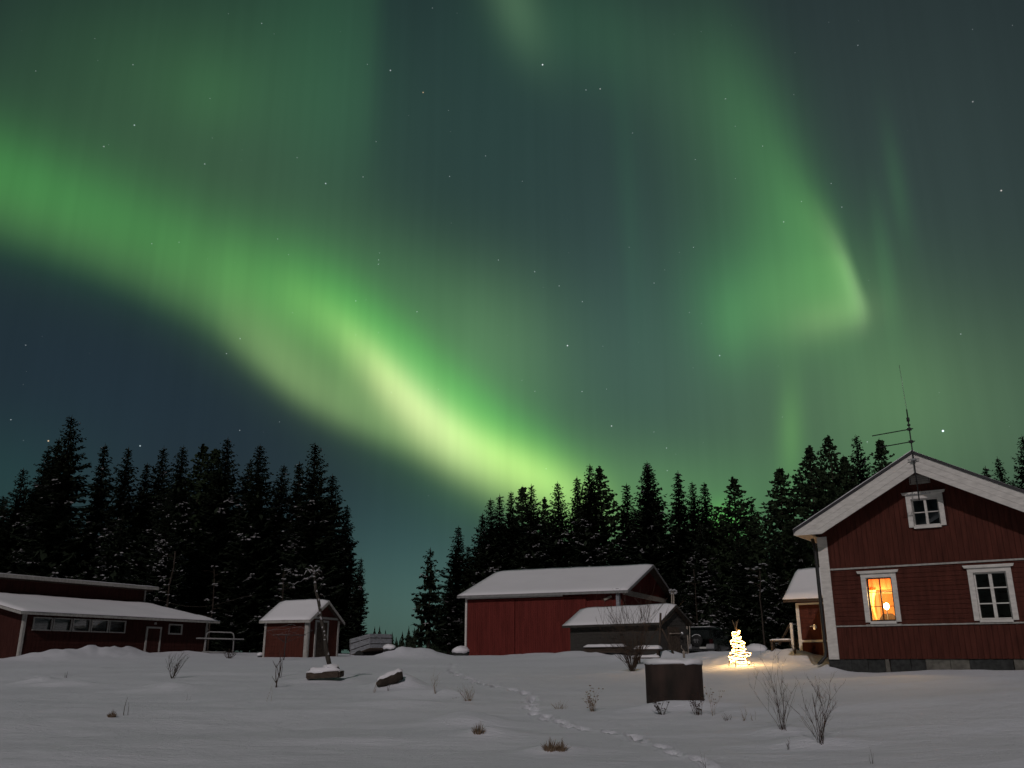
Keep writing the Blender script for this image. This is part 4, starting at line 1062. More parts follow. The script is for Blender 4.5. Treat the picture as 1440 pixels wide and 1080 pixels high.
def plant(key, px, ytop, d, label, cat='spruce', group=None, wide=1.0):
    root, used, H0 = PROTO[key]
    top = at(px, ytop, d); g = gz(top.x, top.y) - .1; h = top.z - g
    if not used: r = root; PROTO[key][1] = True
    else:
        r = root.copy(); COL.objects.link(r)
        for ch in list(root.children):
            c = ch.copy(); COL.objects.link(c); c.parent = r
            for gch in ch.children:
                k = gch.copy(); COL.objects.link(k); k.parent = c
    s = h / H0
    r.location = (top.x, top.y, g); r.scale = (s * wide * 1.28, s * wide * 1.28, s); r.rotation_euler = (0, 0, trnd.uniform(0, 6.28))
    return tag(r, label, cat, group)
ORD = ['first', 'second', 'third', 'fourth', 'fifth', 'sixth', 'seventh', 'eighth', 'ninth', 'tenth', 'eleventh', 'twelfth', 'thirteenth', 'fourteenth', 'fifteenth', 'sixteenth', 'seventeenth', 'eighteenth', 'nineteenth', 'twentieth', 'twenty-first', 'twenty-second', 'twenty-third', 'twenty-fourth']
LEFT = [('B', 6, 702, 66, 1), ('A', 37, 660, 66, 1), ('C', 70, 632, 70, 1), ('D', 106, 586, 64, 1), ('C', 86, 618, 68, 1), ('N', 153, 626, 70, 1.1), ('B', 186, 631, 66, 1), ('C', 205, 652, 74, 1), ('B', 229, 628, 68, 1), ('E', 258, 629, 64, 1),
        ('P', 284, 626, 72, 1), ('Q', 300, 630, 74, 1), ('A', 324, 616, 66, 1), ('B', 346, 648, 72, 1), ('A', 371, 626, 65, 1), ('B', 394, 655, 67, 1.1), ('N', 425, 651, 67, 1.2), ('D', 448, 624, 63, 1), ('A', 472, 668, 66, 1.05), ('C', 488, 712, 68, 1.1)]
for k, (key, x, y, d, w) in enumerate(LEFT):
    ad = {'P': 'loose topped pine', 'Q': 'loose topped pine'}.get(key, 'dark spruce')
    if x == 106: lab = 'tallest dark spruce of all, rising above the long outbuilding roof'
    elif x == 448: lab = 'tall dark spruce with a broad crown just right of the small shed roof'
    elif x == 488: lab = 'dark spruce ending the forest behind the small shed, sloping into open sky'
    else: lab = f'{ad} of the forest behind the long outbuilding, tip {ORD[k]} from the left'
    plant(key, x, y, d, lab, 'pine' if key in 'PQ' else 'spruce', 'conifers behind the long outbuilding', w)
plant('N', 507, 785, 64, 'narrow short spruce standing just behind the grey plank wagon', 'spruce', None, 1.25)
plant('T', 606, 772, 70, 'lone sparse spruce with bare lower trunk in the gap between forests', 'spruce', None, 1.0)
plant('S', 172, 726, 57, 'small bright snow laden spruce behind the left outbuilding', 'spruce', None, 1.0)
plant('E', 240, 690, 60, 'spruce with snow heavy boughs and bare trunk beside the outbuilding roof', 'spruce', None, .8)
RIGHT = [('C', 646, 741, 86, 1.3), ('B', 677, 722, 84, 1.1), ('A', 693, 702, 84, 1), ('N', 704, 697, 88, 1.1), ('C', 717, 692, 86, 1), ('Q', 731, 684, 90, 1), ('B', 746, 681, 82, 1), ('P', 768, 701, 86, .8), ('A', 787, 678, 84, 1), ('C', 811, 671, 86, 1), ('B', 825, 655, 82, 1),
         ('P', 846, 658, 86, 1), ('N', 881, 680, 84, 1.2), ('D', 907, 650, 80, .95), ('A', 915, 652, 81, 1), ('N', 949, 664, 80, 1.2), ('B', 975, 679, 80, 1), ('C', 992, 679, 82, 1.1), ('P', 1029, 672, 72, 1.1), ('C', 1057, 706, 76, 1)]
for k, (key, x, y, d, w) in enumerate(RIGHT):
    ad = {'P': 'bushy pine', 'Q': 'bushy pine'}.get(key, 'dark spruce')
    lab = f'{ad} of the forest behind the long shed, its tip {ORD[k]} from the left'
    if x == 907: lab = 'tallest dark spruce of the forest above the ridge end of the long shed'
    plant(key, x, y, d, lab, 'pine' if key in 'PQ' else 'spruce', 'conifers behind the long red shed', w)
HOUSE_T = [('Q', 1091, 659, 62, 1.15, 'slender pine standing apart left of the house roof'), ('P', 1135, 630, 60, 1.05, 'bushy pine just above the left eave of the house'),
           ('P', 1166, 615, 62, .95, 'tallest pine of the row rising over the left slope of the house roof'), ('B', 1203, 611, 64, .9, 'spruce between two pines over the left slope of the house roof'),
           ('Q', 1236, 617, 62, .9, 'pine nearest the antenna over the left slope of the house roof'), ('Q', 1189, 640, 66, .9, 'lower pine half hidden in the row above the house roof'),
           ('N', 1381, 657, 70, 1.1, 'tiny treetop peeping over the right slope of the house roof'), ('A', 1406, 643, 66, .8, 'small spruce top over the right slope of the house roof'), ('B', 1438, 615, 60, 1, 'tall dark spruce cut off by the right edge of the picture')]
for key, x, y, d, w, lab in HOUSE_T: plant(key, x, y, d, lab, 'pine' if key in 'PQ' else 'spruce', None, w)
plant('Y', 995, 846, 64, 'little snow laden spruce just behind the parked car', 'spruce')
plant('E', 985, 735, 68, 'snow flecked spruce in front of the forest above the parked car', 'spruce', None, .9)
plant('D', 1040, 742, 66, 'broad low spruce of the forest edge above the string lit tree', 'spruce', None, .9)
plant('B', 1085, 760, 60, 'low spruce of the forest edge left of the porch roof', 'spruce', None, 1.1)
plant('A', 1120, 740, 58, 'dark spruce filling the gap directly behind the porch roof', 'spruce', None, 1.0)
# rows that fill the forest from behind
for x0, x1, n, yl, yh, d0, d1, lab, gp_ in [(-40, 470, 20, 690, 760, 74, 84, 'dark conifer filling the forest behind the long outbuilding between taller spruces', 'inner trees behind the outbuilding'),
                                      (-30, 478, 16, 760, 810, 62, 70, 'low dark conifer at the forest foot just behind the long outbuilding', 'low trees behind the outbuilding'),
                                      (655, 1010, 20, 735, 775, 90, 100, 'dark conifer filling the forest behind the long red shed', 'inner trees behind the long red shed'),
                                      (1000, 1150, 9, 715, 790, 76, 88, 'dark conifer filling the forest between long shed and house', 'inner trees between long shed and house'),
                                      (940, 1135, 9, 800, 850, 66, 74, 'low dark conifer at the forest foot behind the car', 'low trees behind the car'),
                                      (1150, 1250, 4, 700, 740, 68, 76, 'dark conifer behind the house seen over its left roof slope', 'inner trees behind the house'),
                                      (628, 660, 3, 800, 840, 84, 90, 'low dark conifer beside the left end of the long red shed', 'low trees left of the long red shed')]:
    for k in range(n):
        x = x0 + (x1 - x0) * (k + .5 + trnd.uniform(-.3, .3)) / n
        plant(trnd.choice('ABDEC'), x, trnd.uniform(yl, yh), trnd.uniform(d0, d1), lab, 'conifer', gp_, 1.25)
# far-off wood on the horizon
b = MB(); fr_ = random.Random(3)
for k in range(90):
    x = fr_.uniform(500, 680); d = fr_.uniform(300, 420); top = at(x, fr_.uniform(884, 902), d)
    if k < 2: top = at((527, 534)[k], (881, 880)[k], 300)
    elif k < 6: top = at((575, 583, 566, 592)[k - 2], (880, 882, 888, 884)[k - 2], 330)
    g = .8; h = top.z - g
    for q in range(11):
        zt_ = g + h * (1 - q / 11); rdd = .25 + .19 * h * (q / 11) ** .8; zb_ = zt_ - h / 8
        for a in range(7):
            t = a * .9 + fr_.random(); r_ = rdd * fr_.uniform(.7, 1.2)
            b.add([(top.x, top.y, zt_ + .2), (top.x + r_ * math.cos(t), top.y + r_ * math.sin(t), zb_), (top.x + r_ * math.cos(t + .8), top.y + r_ * math.sin(t + .8), zb_ - .1)], [(0, 1, 2)])
tag(b.build('distant_forest', M['needle']), 'far dark wood on the horizon in the gap between forests', 'forest', None, 'stuff')

# bare trunks at the forest edge
def bare_tree(px, py, ytop, d, label, seed, rad=.06, snowy=True):
    g = at(px, py, d); g.z = gz(g.x, g.y) - .1; top = at(px + 1, ytop, d); h = top.z - g.z; rnd = random.Random(seed)
    root = thing('bare_tree', g, 0, label, 'tree')
    b = MB(); pts = [(rnd.uniform(-.02, .02) * k, rnd.uniform(-.02, .02) * k, h * k / 6) for k in range(7)]
    b.tube(pts, [rad * (1 - .1 * k) for k in range(7)], 6); b.build('trunk', M['bark'], root, True)
    b, s = MB(), MB()
    for k in range(14):
        z = h * rnd.uniform(.35, 1); a = rnd.uniform(0, 6.28); l = rnd.uniform(.3, .9)
        p = Vector((0, 0, z)); q = p + Vector((math.cos(a) * l, math.sin(a) * l, rnd.uniform(-.1, .4)))
        b.tube([p, (p + q) / 2 + Vector((0, 0, .06)), q], [.018, .012, .006], 4)
        if rnd.random() < .6:
            c = p.lerp(q, .75)
            for _ in range(4):
                o = Vector((rnd.uniform(-.2, .2), rnd.uniform(-.2, .2), rnd.uniform(0, .1)))
                s.add([c + o, c + o + Vector((.13, .02, .02)), c + o + Vector((.08, .12, .06)), c + o + Vector((-.05, .08, .03))], [(0, 1, 2, 3)])
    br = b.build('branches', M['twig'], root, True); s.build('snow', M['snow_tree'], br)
bare_tree(1076, 922, 800, 52, 'thin pale trunk left of the porch railing at the forest edge', 1)
bare_tree(983, 922, 800, 66, 'thin trunk with snow tufts rising above the parked car', 2)
bare_tree(230, 905, 775, 58, 'slim bare trunk just right of the outbuilding upper roof end', 3, .10)
bare_tree(293, 905, 800, 60, 'slim bare trunk behind the light metal frame', 4, .07)
bare_tree(391, 905, 808, 58, 'snow tipped snag behind the small shed roof', 5, .07)

# ------------------------------------------------------------------ the string-lit tree
g = at(1041, 935.5, 28); g.z = gz(g.x, g.y)
lt_ = thing('lit_tree', g, 0, 'small tree of poles wound with glowing warm string lights on the snow', 'light tree')
rnd = random.Random(21)
for k in range(5):
    a = 6.283 * k / 5 + .3
    p, q = Vector((.36 * math.cos(a), .36 * math.sin(a), -.08)), Vector((-.10 * math.cos(a + rnd.uniform(-.4, .4)) - .05, -.08 * math.sin(a), 1.20 + rnd.uniform(.0, .20)))
    b = MB(); b.tube([p, q], [.014, .009], 6); b.build('pole', M['stick'], lt_, True)
pts = []; NT = 11
tr_ = [(rnd.uniform(.72, 1.22), rnd.uniform(-.05, .03), rnd.uniform(-.35, .35)) for _ in range(NT + 2)]
for k in range(NT * 24 + 1):
    t = k / (NT * 24); a = t * NT * 6.283; i = int(t * NT); f_ = t * NT - i
    q = [tr_[i][j] * (1 - f_) + tr_[i + 1][j] * f_ for j in range(3)]
    r_ = (.38 * (1 - t) + .085 * t) * q[0]; z = .06 + .95 * t + .18 * r_ * math.sin(a + q[2] * 4) + .02 * math.sin(a * 3.7) + .03 * q[2]
    pts.append(Vector((r_ * math.cos(a) + q[1] - .05 * t, r_ * math.sin(a), max(.02, z))))
b = MB(); b.tube(pts, .005, 5); b.build('light_string', M['string'], lt_, True)
for k in range(0, len(pts), 4):   # the bulbs along the string
    b = MB(); b.lathe(tuple(pts[k]), [(.003, -.018), (.014, -.010), (.017, 0), (.014, .010), (.003, .018)], 8)
    if k == 0: blb = b.build('bulb', M['string'], lt_, True)
    else:
        o = blb.copy(); COL.objects.link(o); o.parent = lt_; o.location = pts[k] - pts[0]
tl = bpy.data.lights.new('tree_light', 'POINT'); tl.energy = 105; tl.color = (1, .62, .26); tl.shadow_soft_size = .22
to = bpy.data.objects.new('tree_light', tl); COL.objects.link(to); to.location = (0, 0, .75); to.parent = lt_

# ------------------------------------------------------------------ the parked car, seen from behind
cpos = at(985, 925, 56); cpos.z = gz(cpos.x, cpos.y) - .05
CH = R(30)                       # heading clockwise from straight ahead
car = thing('parked_car', cpos, -CH, 'dark off-road car with a spare wheel on its tail, parked behind the grey shed', 'car')
def shell(mb, secs, mi=0):       # loft of cross-sections given as (y, [(x, z) ...])
    o = len(mb.v); n = len(secs[0][1])
    for y, pl_ in secs: mb.v += [(x, y, z) for x, z in pl_]
    for i in range(len(secs) - 1):
        for k in range(n): mb.f.append((o + i * n + k, o + i * n + (k + 1) % n, o + (i + 1) * n + (k + 1) % n, o + (i + 1) * n + k)); mb.m.append(mi)
    mb.f.append(tuple(o + k for k in range(n))); mb.m.append(mi)
    mb.f.append(tuple(o + (len(secs) - 1) * n + k for k in reversed(range(n)))); mb.m.append(mi)
def csec(w, z0, z1, r=.1): return [(-w + r, z0), (w - r, z0), (w, z0 + r), (w, z1 - r), (w - r, z1), (-w + r, z1), (-w, z1 - r), (-w, z0 + r)]
b = MB(); shell(b, [(0, csec(.86, .48, 1.08)), (.06, csec(.90, .42, 1.12)), (2.9, csec(.91, .42, 1.12)), (3.3, csec(.90, .42, 1.06)), (4.25, csec(.86, .42, .98)), (4.4, csec(.80, .48, .92))])
shell(b, [(.08, csec(.80, 1.08, 1.70, .08)), (.14, csec(.80, 1.08, 1.78, .10)), (1.6, csec(.79, 1.08, 1.81, .10)), (2.35, csec(.76, 1.08, 1.76, .10)), (2.95, csec(.74, 1.06, 1.20, .05))])
b.build('body', M['car'], car, True)
b = MB(); b.hexa([(-.64, .055, 1.16), (.64, .055, 1.16), (.64, .078, 1.16), (-.64, .078, 1.16), (-.60, .070, 1.62), (.60, .070, 1.62), (.60, .079, 1.62), (-.60, .079, 1.62)]); b.build('rear_window', M['car_glass'], car)
for s in (-1, 1):
    b = MB()
    for ya, yb in ((.28, 1.05), (1.12, 1.75), (1.82, 2.36)):
        xo, xi = .815 * s, .795 * s
        vs = [(xo, ya, 1.17), (xo, yb, 1.17), (xi, yb, 1.17), (xi, ya, 1.17), (xo, ya, 1.64), (xo, yb, 1.64 if yb < 2 else 1.58), (xi, yb, 1.64 if yb < 2 else 1.58), (xi, ya, 1.64)]
        b.hexa(vs)
    b.build('side_windows', M['car_glass'], car)
    b = MB(); b.box(.68 * s - .06, .68 * s + .14 * s + .02, -.02, .055, .80, 1.06); b.build('tail_lamp', M['tail'], car)
    b = MB(); b.tube([(.62 * s, .3, 1.86), (.62 * s, 2.2, 1.85)], .022, 6); b.box(.62 * s - .02, .62 * s + .02, .3, .34, 1.78, 1.86); b.box(.62 * s - .02, .62 * s + .02, 2.1, 2.14, 1.74, 1.85); b.build('roof_rail', M['plastic'], car)
    b = MB(); b.box(.86 * s - .02, 1.04 * s + .02 * s, 2.42, 2.52, 1.14, 1.32); b.build('mirror', M['car'], car)
    b = MB(); b.prismx([(-.16, .50), (-.20, .56), (-.14, .74), (-.02, .80), (-.02, .50)], .46 * s if s > 0 else -.92, .92 if s > 0 else .46 * s); b.build('bumper_corner', M['sheen_rack_grey'], car)
    for wy in (.80, 3.45):
        b = MB(); b.lathe((.86 * s - .11, wy, .36), [(.20, 0), (.34, .0), (.37, .03), (.37, .19), (.34, .22), (.20, .22)], 20, 0, 'x'); wh = b.build('wheel', M['black'], car, True)
        b = MB(); b.lathe((.86 * s - .115, wy, .36), [(.03, 0), (.21, .0), (.21, .23), (.03, .23)], 14, 0, 'x'); b.build('rim', M['plastic'], wh)
b = MB(); b.box(-.45, .45, -.14, -.005, .50, .66); b.build('rear_bumper', M['plastic'], car)
b = MB(); b.box(.04, .50, -.155, -.142, .52, .62); b.build('number_plate', M['plate'], car)
b = MB(); b.lathe((-.12, -.24, .98), [(.16, .0), (.31, .02), (.36, .07), (.36, .18), (.30, .235)], 24, 0, 'y'); sw = b.build('spare_wheel', M['black'], car, True)
b = MB(); b.lathe((-.12, -.26, .98), [(.02, 0), (.18, .0), (.20, .03), (.02, .035)], 20, 0, 'y'); b.build('rim', M['black'], sw)
b = MB()
for k in range(11):
    a0, a1 = 2.4 - 1.6 * k / 11, 2.4 - 1.6 * (k + 1) / 11
    b.beam((-.12 + .375 * math.cos(a0), -.16, .98 + .375 * math.sin(a0)), (-.12 + .375 * math.cos(a1), -.16, .98 + .375 * math.sin(a1)), .05, .02)
b.build('snow_rim', M['snow_roof'], sw)
b = MB()
for x in (-.07, .07): b.box(-.12 + x - .012, -.12 + x + .012, -.272, -.262, .86, 1.10)
b.box(-.30, .06, -.279, -.273, 1.01, 1.04); b.build('rack_bars', M['sheen_rack_grey'], sw)
snow_slab((-.66, .25, 1.80), (.66, .25, 1.80), (.62, 2.2, 1.79), (-.62, 2.2, 1.79), .035, 10, 14, 44).build('roof_frost', M['snow_roof'], car, True)

# ------------------------------------------------------------------ cistern
g = at(949.5, 986, 18.6); g.z = gz(g.x, g.y)
cis = thing('cistern', g, 0, 'dark rusty round tank with a flat snow cap standing in the snow', 'tank')
b = MB(); b.lathe((0, 0, -.4), [(.565, 0), (.565, 1.10), (.575, 1.105), (.575, 1.135), (.53, 1.14)], 64); b.build('tank_wall', M['rust'], cis, True)
b = MB(); n = 48; vs, fs = [], []
for j, (r_, z_) in enumerate([(.580, .725), (.588, .755), (.578, .79), (.54, .818), (.40, .832), (.2, .838), (.01, .84)]):
    for k in range(n):
        t = 6.283 * k / n; w_ = 1 + .012 * math.sin(5 * t) + .01 * math.sin(11 * t + 1)
        dip = .03 * math.exp(-((t - 5.0) / .09) ** 2) if j < 5 else 0
        vs.append((r_ * w_ * math.cos(t), r_ * w_ * math.sin(t), z_ + .008 * math.sin(3 * t + j) - dip))
for j in range(6):
    for k in range(n): fs.append((j * n + k, j * n + (k + 1) % n, (j + 1) * n + (k + 1) % n, (j + 1) * n + k))
fs.append(tuple(range(6 * n, 7 * n))); fs.append(tuple(reversed(range(n))))
b.add(vs, fs); b.build('snow_cap', M['snow_roof'], cis, True)

# ------------------------------------------------------------------ dead birch snag on its planter
g = gp(456, 954); g.z = gz(g.x, g.y)
S_ = g.y / 26.0
sg = thing('dead_tree', g, 0, 'snow crusted dead tree stem rising in front of the small shed', 'tree')
rnd = random.Random(8); D = g.y
def ofs(px, py, dy=0):
    v = at(px, py, D + dy); return v - g
spine = [(463, 948), (463, 935), (459, 915), (456, 890), (452, 872), (450, 856), (447, 842), (444, 830), (443, 815), (441, 803), (440, 797)]
rad = [.115, .088, .078, .072, .068, .064, .06, .055, .045, .035, .015]
pts = [ofs(*p) + Vector((0, rnd.uniform(-.03, .03), 0)) for p in spine]
b = MB(); b.tube(pts, [.8 * r_ * S_ * rnd.uniform(.85, 1.15) for r_ in rad], 10); b.build('trunk', M['bark_grey'], sg, True)
bb, ss = MB(), MB()
for a, c, r_ in [((443, 812), (433, 815), .028), ((433, 815), (424, 818), .02), ((442, 806), (452, 804), .034), ((452, 804), (453, 810), .02), ((442, 806), (433, 803), .024), ((433, 803), (428, 809), .02), ((441, 800), (446, 797), .02),
                 ((446, 816), (453, 815), .018), ((450, 836), (457, 842), .014), ((440, 799), (434, 796), .014), ((424, 818), (412, 824), .010), ((441, 808), (450, 809), .03), ((437, 806), (429, 800), .014), ((447, 803), (451, 798), .012), ((443, 809), (438, 811), .03), ((434, 812), (430, 818), .012)]:
    p, q = ofs(*a, rnd.uniform(-.2, .2)), ofs(*c, rnd.uniform(-.3, .3)); m = (p + q) / 2 + Vector((0, 0, .04))
    bb.tube([p, m, q], [r_ * S_, r_ * S_ * .8, r_ * S_ * .4], 6)
    off = Vector((0, -.01, r_ * S_ * .8)); ss.tube([p + off, m + off * 1.2, q + off], [r_ * S_ * .5, r_ * S_ * .9, r_ * S_ * .3], 6)
br = bb.build('branches', M['bark_grey'], sg, True); ss.build('snow', M['snow_tree'], br, True)
s2 = MB()
for k in range(16):
    i = rnd.uniform(1, len(pts) - 2); p = pts[int(i)].lerp(pts[int(i) + 1], i % 1); r_ = .052 * S_
    s2.lathe((p.x + rnd.uniform(-.3, .9) * r_, p.y - r_ * rnd.uniform(.3, .8), p.z), [(.004, -.05 * rnd.random()), (.025 * rnd.uniform(.6, 1.5), -.01), (.03 * rnd.uniform(.5, 1.3), .02), (.005, .05)], 7)
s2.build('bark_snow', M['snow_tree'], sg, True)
pb = thing('planter', g + Vector((0, -.1, 0)), 0, 'low plank planter heaped with snowy stones at the foot of the dead tree', 'planter')
b = MB(); b.beam((-.38, -.24, .04), (.44, -.30, .09), .07, .16); b.beam((.44, -.28, .07), (.46, .2, .10), .07, .14); b.beam((-.38, -.22, .05), (-.34, .25, .1), .07, .14); b.build('plank_frame', M['brown_wood'], pb)
b = MB(); b.tube([(-.40, -.22, .12), (-.2, -.22, .16), (0, -.2, .15), (.25, -.2, .20), (.46, -.24, .17)], [.03, .09, .11, .10, .04], 10); boulder_ = b; b.build('snow_heap', M['snow_roof'], pb, True)
def boulder(mb, c, r, seed, flat=.7, mi=0):
    rnd = random.Random(seed); o = len(mb.v); n, m = 12, 7
    for j in range(m + 1):
        ph = math.pi * j / m
        for k in range(n):
            t = 6.283 * k / n; q = r * (1 + .16 * math.sin(2 * t + seed) * math.sin(ph) + .1 * math.sin(3 * t + ph * 2 + seed * 2) + rnd.uniform(-.04, .04))
            mb.v.append((c[0] + q * math.sin(ph) * math.cos(t), c[1] + q * math.sin(ph) * math.sin(t), c[2] + q * math.cos(ph) * flat))
    for j in range(m):
        for k in range(n): mb.f.append((o + j * n + k, o + (j + 1) * n + k, o + (j + 1) * n + (k + 1) % n, o + j * n + (k + 1) % n)); mb.m.append(mi)
for k, (x, y, z, r_) in enumerate([(-.22, -.1, .14, .15), (.25, -.12, .2, .17), (.12, .1, .2, .15)]):
    b = MB(); boulder(b, (x, y, z), r_, k); st_ = b.build('stone', M['granite'], pb, True)
    b = MB(); boulder(b, (x - .01, y - .01, z + r_ * .38), r_ * .98, k + 5, .45); b.build('snow', M['snow_roof'], st_, True)
# fallen log on a snow heap
g = gp(548, 966); D = g.y
lg = thing('fallen_log', g, 0, 'short dark log slanting out of a snow heap in the left field', 'log')
p, q = at(530, 963, D) - g, at(565, 950, D + .25) - g
b = MB(); rnd = random.Random(2)
pts = [p.lerp(q, k / 7) + Vector((0, 0, .015 * math.sin(k * 2.3))) for k in range(8)]
b.tube(pts, [.05, .095, .10, .088, .11, .115, .11, .10], 10); b.build('log', M['bark'], lg, True)
b = MB(); b.tube([v + Vector((0, .05, .095)) for v in pts], [.02, .07, .085, .09, .10, .10, .09, .05], 10); b.build('snow', M['snow_roof'], lg, True)

# ------------------------------------------------------------------ tilted plank wagon
D = 52
C0, C1 = at(520, 891, D), at(520, 911, D); A0, A1 = at(491.5, 899, D + 1.0), at(491.5, 921.5, D + 1.0); B0, B1 = at(551, 892, D + 1.3), at(551, 911, D + 1.3)
wg = thing('farm_wagon', Vector((C1.x, C1.y, gz(C1.x, C1.y))), 0, 'pale grey plank farm wagon tipped on its axle in the gap beside the small shed', 'wagon')
o3 = wg.location.copy()
for nm_, (T0, U0), (T1, U1), nrm in (('side_panel', (A0, A1), (C0, C1), Vector((-.6, -.8, 0))), ('end_panel', (C0, C1), (B0, B1), Vector((.6, -.8, 0))),
                                     ('side_panel', (A0 + B0 - C0, A1 + B1 - C1), (B0, B1), Vector((.6, .8, 0))), ('end_panel', (A0, A1), (A0 + B0 - C0, A1 + B1 - C1), Vector((-.6, .8, 0)))):
    b = MB(); th = nrm.normalized() * .05
    for k, (v0, v1) in enumerate(((0, .27), (.33, .68), (.74, 1.0))):
        a, b_, c, d_ = T0.lerp(U0, v0) - o3, T1.lerp(U1, v0) - o3, T1.lerp(U1, v1) - o3, T0.lerp(U0, v1) - o3
        b.hexa([d_, c, c - th, d_ - th, a, b_, b_ - th, a - th])
    for u in (.03, .5, .97):
        a, c = T0.lerp(T1, u) - o3 - th, U0.lerp(U1, u) - o3 - th; b.beam(a, c, .06, .06)
    b.hexa([v - th * 1.1 for v in (T0 - o3, T1 - o3, U1 - o3, U0 - o3)] + [v - th * 1.4 for v in (T0 - o3, T1 - o3, U1 - o3, U0 - o3)], 1)  # dark sheet added behind the planks to stand for shade in the gaps
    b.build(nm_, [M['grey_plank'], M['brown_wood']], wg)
b = MB(); q = [A1, C1, B1, A1 + B1 - C1]; q = [v - o3 for v in q]; b.hexa([v + Vector((0, 0, -.06)) for v in q] + [v + Vector((0, 0, .0)) for v in q]); b.build('floor_panel', M['brown_wood'], wg)
b = MB(); q1 = (A1 + C1) / 2 - o3; q2 = q1 + (B1 - C1); b.beam(q1 + Vector((0, 0, -.15)), q2 + Vector((0, 0, -.15)), .1, .12); b.build('axle', M['dark_steel'], wg)
for v in (q1, q2):
    b = MB(); b.lathe((v.x, v.y - .08, v.z - .22), [(.1, 0), (.26, .0), (.28, .03), (.28, .13), (.26, .16), (.1, .16)], 18, 0, 'y'); b.build('wheel', M['black'], wg, True)
# snow-capped stones beside it
for k, (x, y, d, r_, lab) in enumerate([(547, 920, 48, .30, 'snow covered boulder at the right end of the grey wagon'), (1062, 913, 40, .46, 'snow capped heap with dark underside right of the lit tree'), (367, 921, 47, .2, 'small snow topped stone at the left corner of the small shed'), (648, 920, 60, .55, 'snow heap against the left corner of the long red shed')]):
    g = at(x, y, d); g.z = gz(g.x, g.y); bo = thing('boulder', g, 0, lab, 'boulder')
    b = MB(); boulder(b, (0, 0, r_ * .3), r_, k + 3, .7); b.build('stone', M['granite'], bo, True)
    b = MB(); boulder(b, (-.02, -.05, r_ * .62), r_ * 1.04, k + 9, .5); b.build('snow', M['snow_roof'], bo, True)
# light tubular frame right of the outbuilding
D = 50; o3 = at(300, 921, D); o3.z = gz(o3.x, o3.y)
fr = thing('metal_frame', o3, 0, 'pale tubular metal frame standing right of the outbuilding', 'frame')
F_ = lambda x, y, dd=0: at(x, y, D + dd) - o3
b = MB(); b.tube([F_(288, 923), F_(289, 905), F_(290.5, 893), F_(292, 890), F_(296, 888.5), F_(325, 889.5), F_(328, 891), F_(329, 895), F_(328, 912), F_(327, 922)], .035, 8); b.build('hoop', M['fascia'], fr, True)
b = MB(); b.tube([F_(276, 897.5, -.1), F_(343, 899, -.1)], .04, 8); b.build('top_bar', M['fascia'], fr, True)
b = MB(); b.tube([F_(284, 917, -.1), F_(318, 917.5, -.1)], .05, 8); b.build('lower_bar', M['fascia'], fr, True)
# rotary clothes dryer in front of the small shed
D = 41; o3 = at(399, 928, D); o3.z = gz(o3.x, o3.y)
cd = thing('clothes_dryer', o3, 0, 'thin rotary clothes dryer with spread arms before the small shed', 'clothes dryer')
b = MB(); b.tube([F_(399, 930, 0) if False else at(399, 930, D) - o3, at(402.5, 891, D) - o3], .022, 8); b.build('pole', M['plastic'], cd, True)
hub = at(401.5, 904, D) - o3
tips = [at(380, 885, D - .5) - o3, at(424, 880, D - .6) - o3, at(442, 886, D + .6) - o3, at(372, 886, D + .8) - o3, at(410, 876, D + .9) - o3]
for t in tips: b = MB(); b.tube([hub, t], .007, 6); b.build('arm', M['plastic'], cd, True)
b = MB(); b.tube([at(390, 893, D) - o3, at(430, 893, D) - o3], .016, 6); b.build('cross_bar', M['plastic'], cd, True)
b = MB()
for f_ in (.6, .95):
    q = [hub.lerp(t, f_) for t in (tips[0], tips[1], tips[2], tips[4], tips[3], tips[0])]
    for u, v in zip(q, q[1:]): b.tube([u, (u + v) / 2 + Vector((0, 0, -.03)), v], .003, 4)
b.build('line', M['steel'], cd)
# sagging rope between trees
b = MB(); b.tube([at(218 + 142 * k / 20, 842 + 12 * math.sin(math.pi * min(1, k / 20 * 1.15)) - 4 * (k / 20) ** 2, 56) for k in range(21)], .013, 6)
tag(b.build('rope', M['bark_grey'], None, True), 'sagging frosted rope strung between the trunks right of the outbuilding roof', 'rope')
# posts and poles around the log shed
def pole(px0_, py0_, px1_, py1_, d, rad, m, name, label, cat, d2=None):
    p, q = at(px0_, py0_, d), at(px1_, py1_, d2 or d); g = Vector((p.x, p.y, gz(p.x, p.y)))
    b = MB(); b.tube([p - g + Vector((0, 0, -.15)), (p + q) / 2 - g + Vector((.015, 0, 0)), q - g], [rad * 1.1, rad, rad * .85], 8)
    o = b.build(name, M[m], None, True); o.location = g; return tag(o, label, cat)
pole(926, 925, 929, 862, 41, .055, 'brown_wood', 'fence_post', 'upright wooden post at the right corner of the grey log shed', 'post')
pole(951, 926, 930.5, 884, 41.5, .05, 'brown_wood', 'leaning_pole', 'pole leaning diagonally against the post by the grey log shed', 'pole', 41.1)
pole(968, 925, 965.5, 874, 47, .04, 'pale_wood', 'thin_stake', 'thin pale stake at the right wall end of the grey log shed', 'stake')
pole(970, 905, 969, 872, 52, .03, 'pale_wood', 'thin_stake', 'thin stake standing just left of the parked car', 'stake')
for x, lab in ((944.5, 'left one of two thin poles behind the log shed ridge'), (947.3, 'right snow topped one of two thin poles behind the log shed ridge')):
    o = pole(x, 905, x, 831, 49, .04, 'pale_wood', 'thin_pole', lab, 'pole')
b = MB(); g = o.location; r5 = random.Random(5)
for k in range(16):
    c = at(947 + r5.uniform(-5, 5), 831 + r5.uniform(-2, 4), 49 + r5.uniform(-.2, .2)) - g
    boulder(b, c, r5.uniform(.04, .085), k, .7)
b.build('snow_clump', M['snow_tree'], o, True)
g = at(962, 925, 40); g.z = gz(g.x, g.y)
lan = thing('water_hydrant', g, 0, 'short yellowish garden pump catching the warm light by the log shed', 'pump')
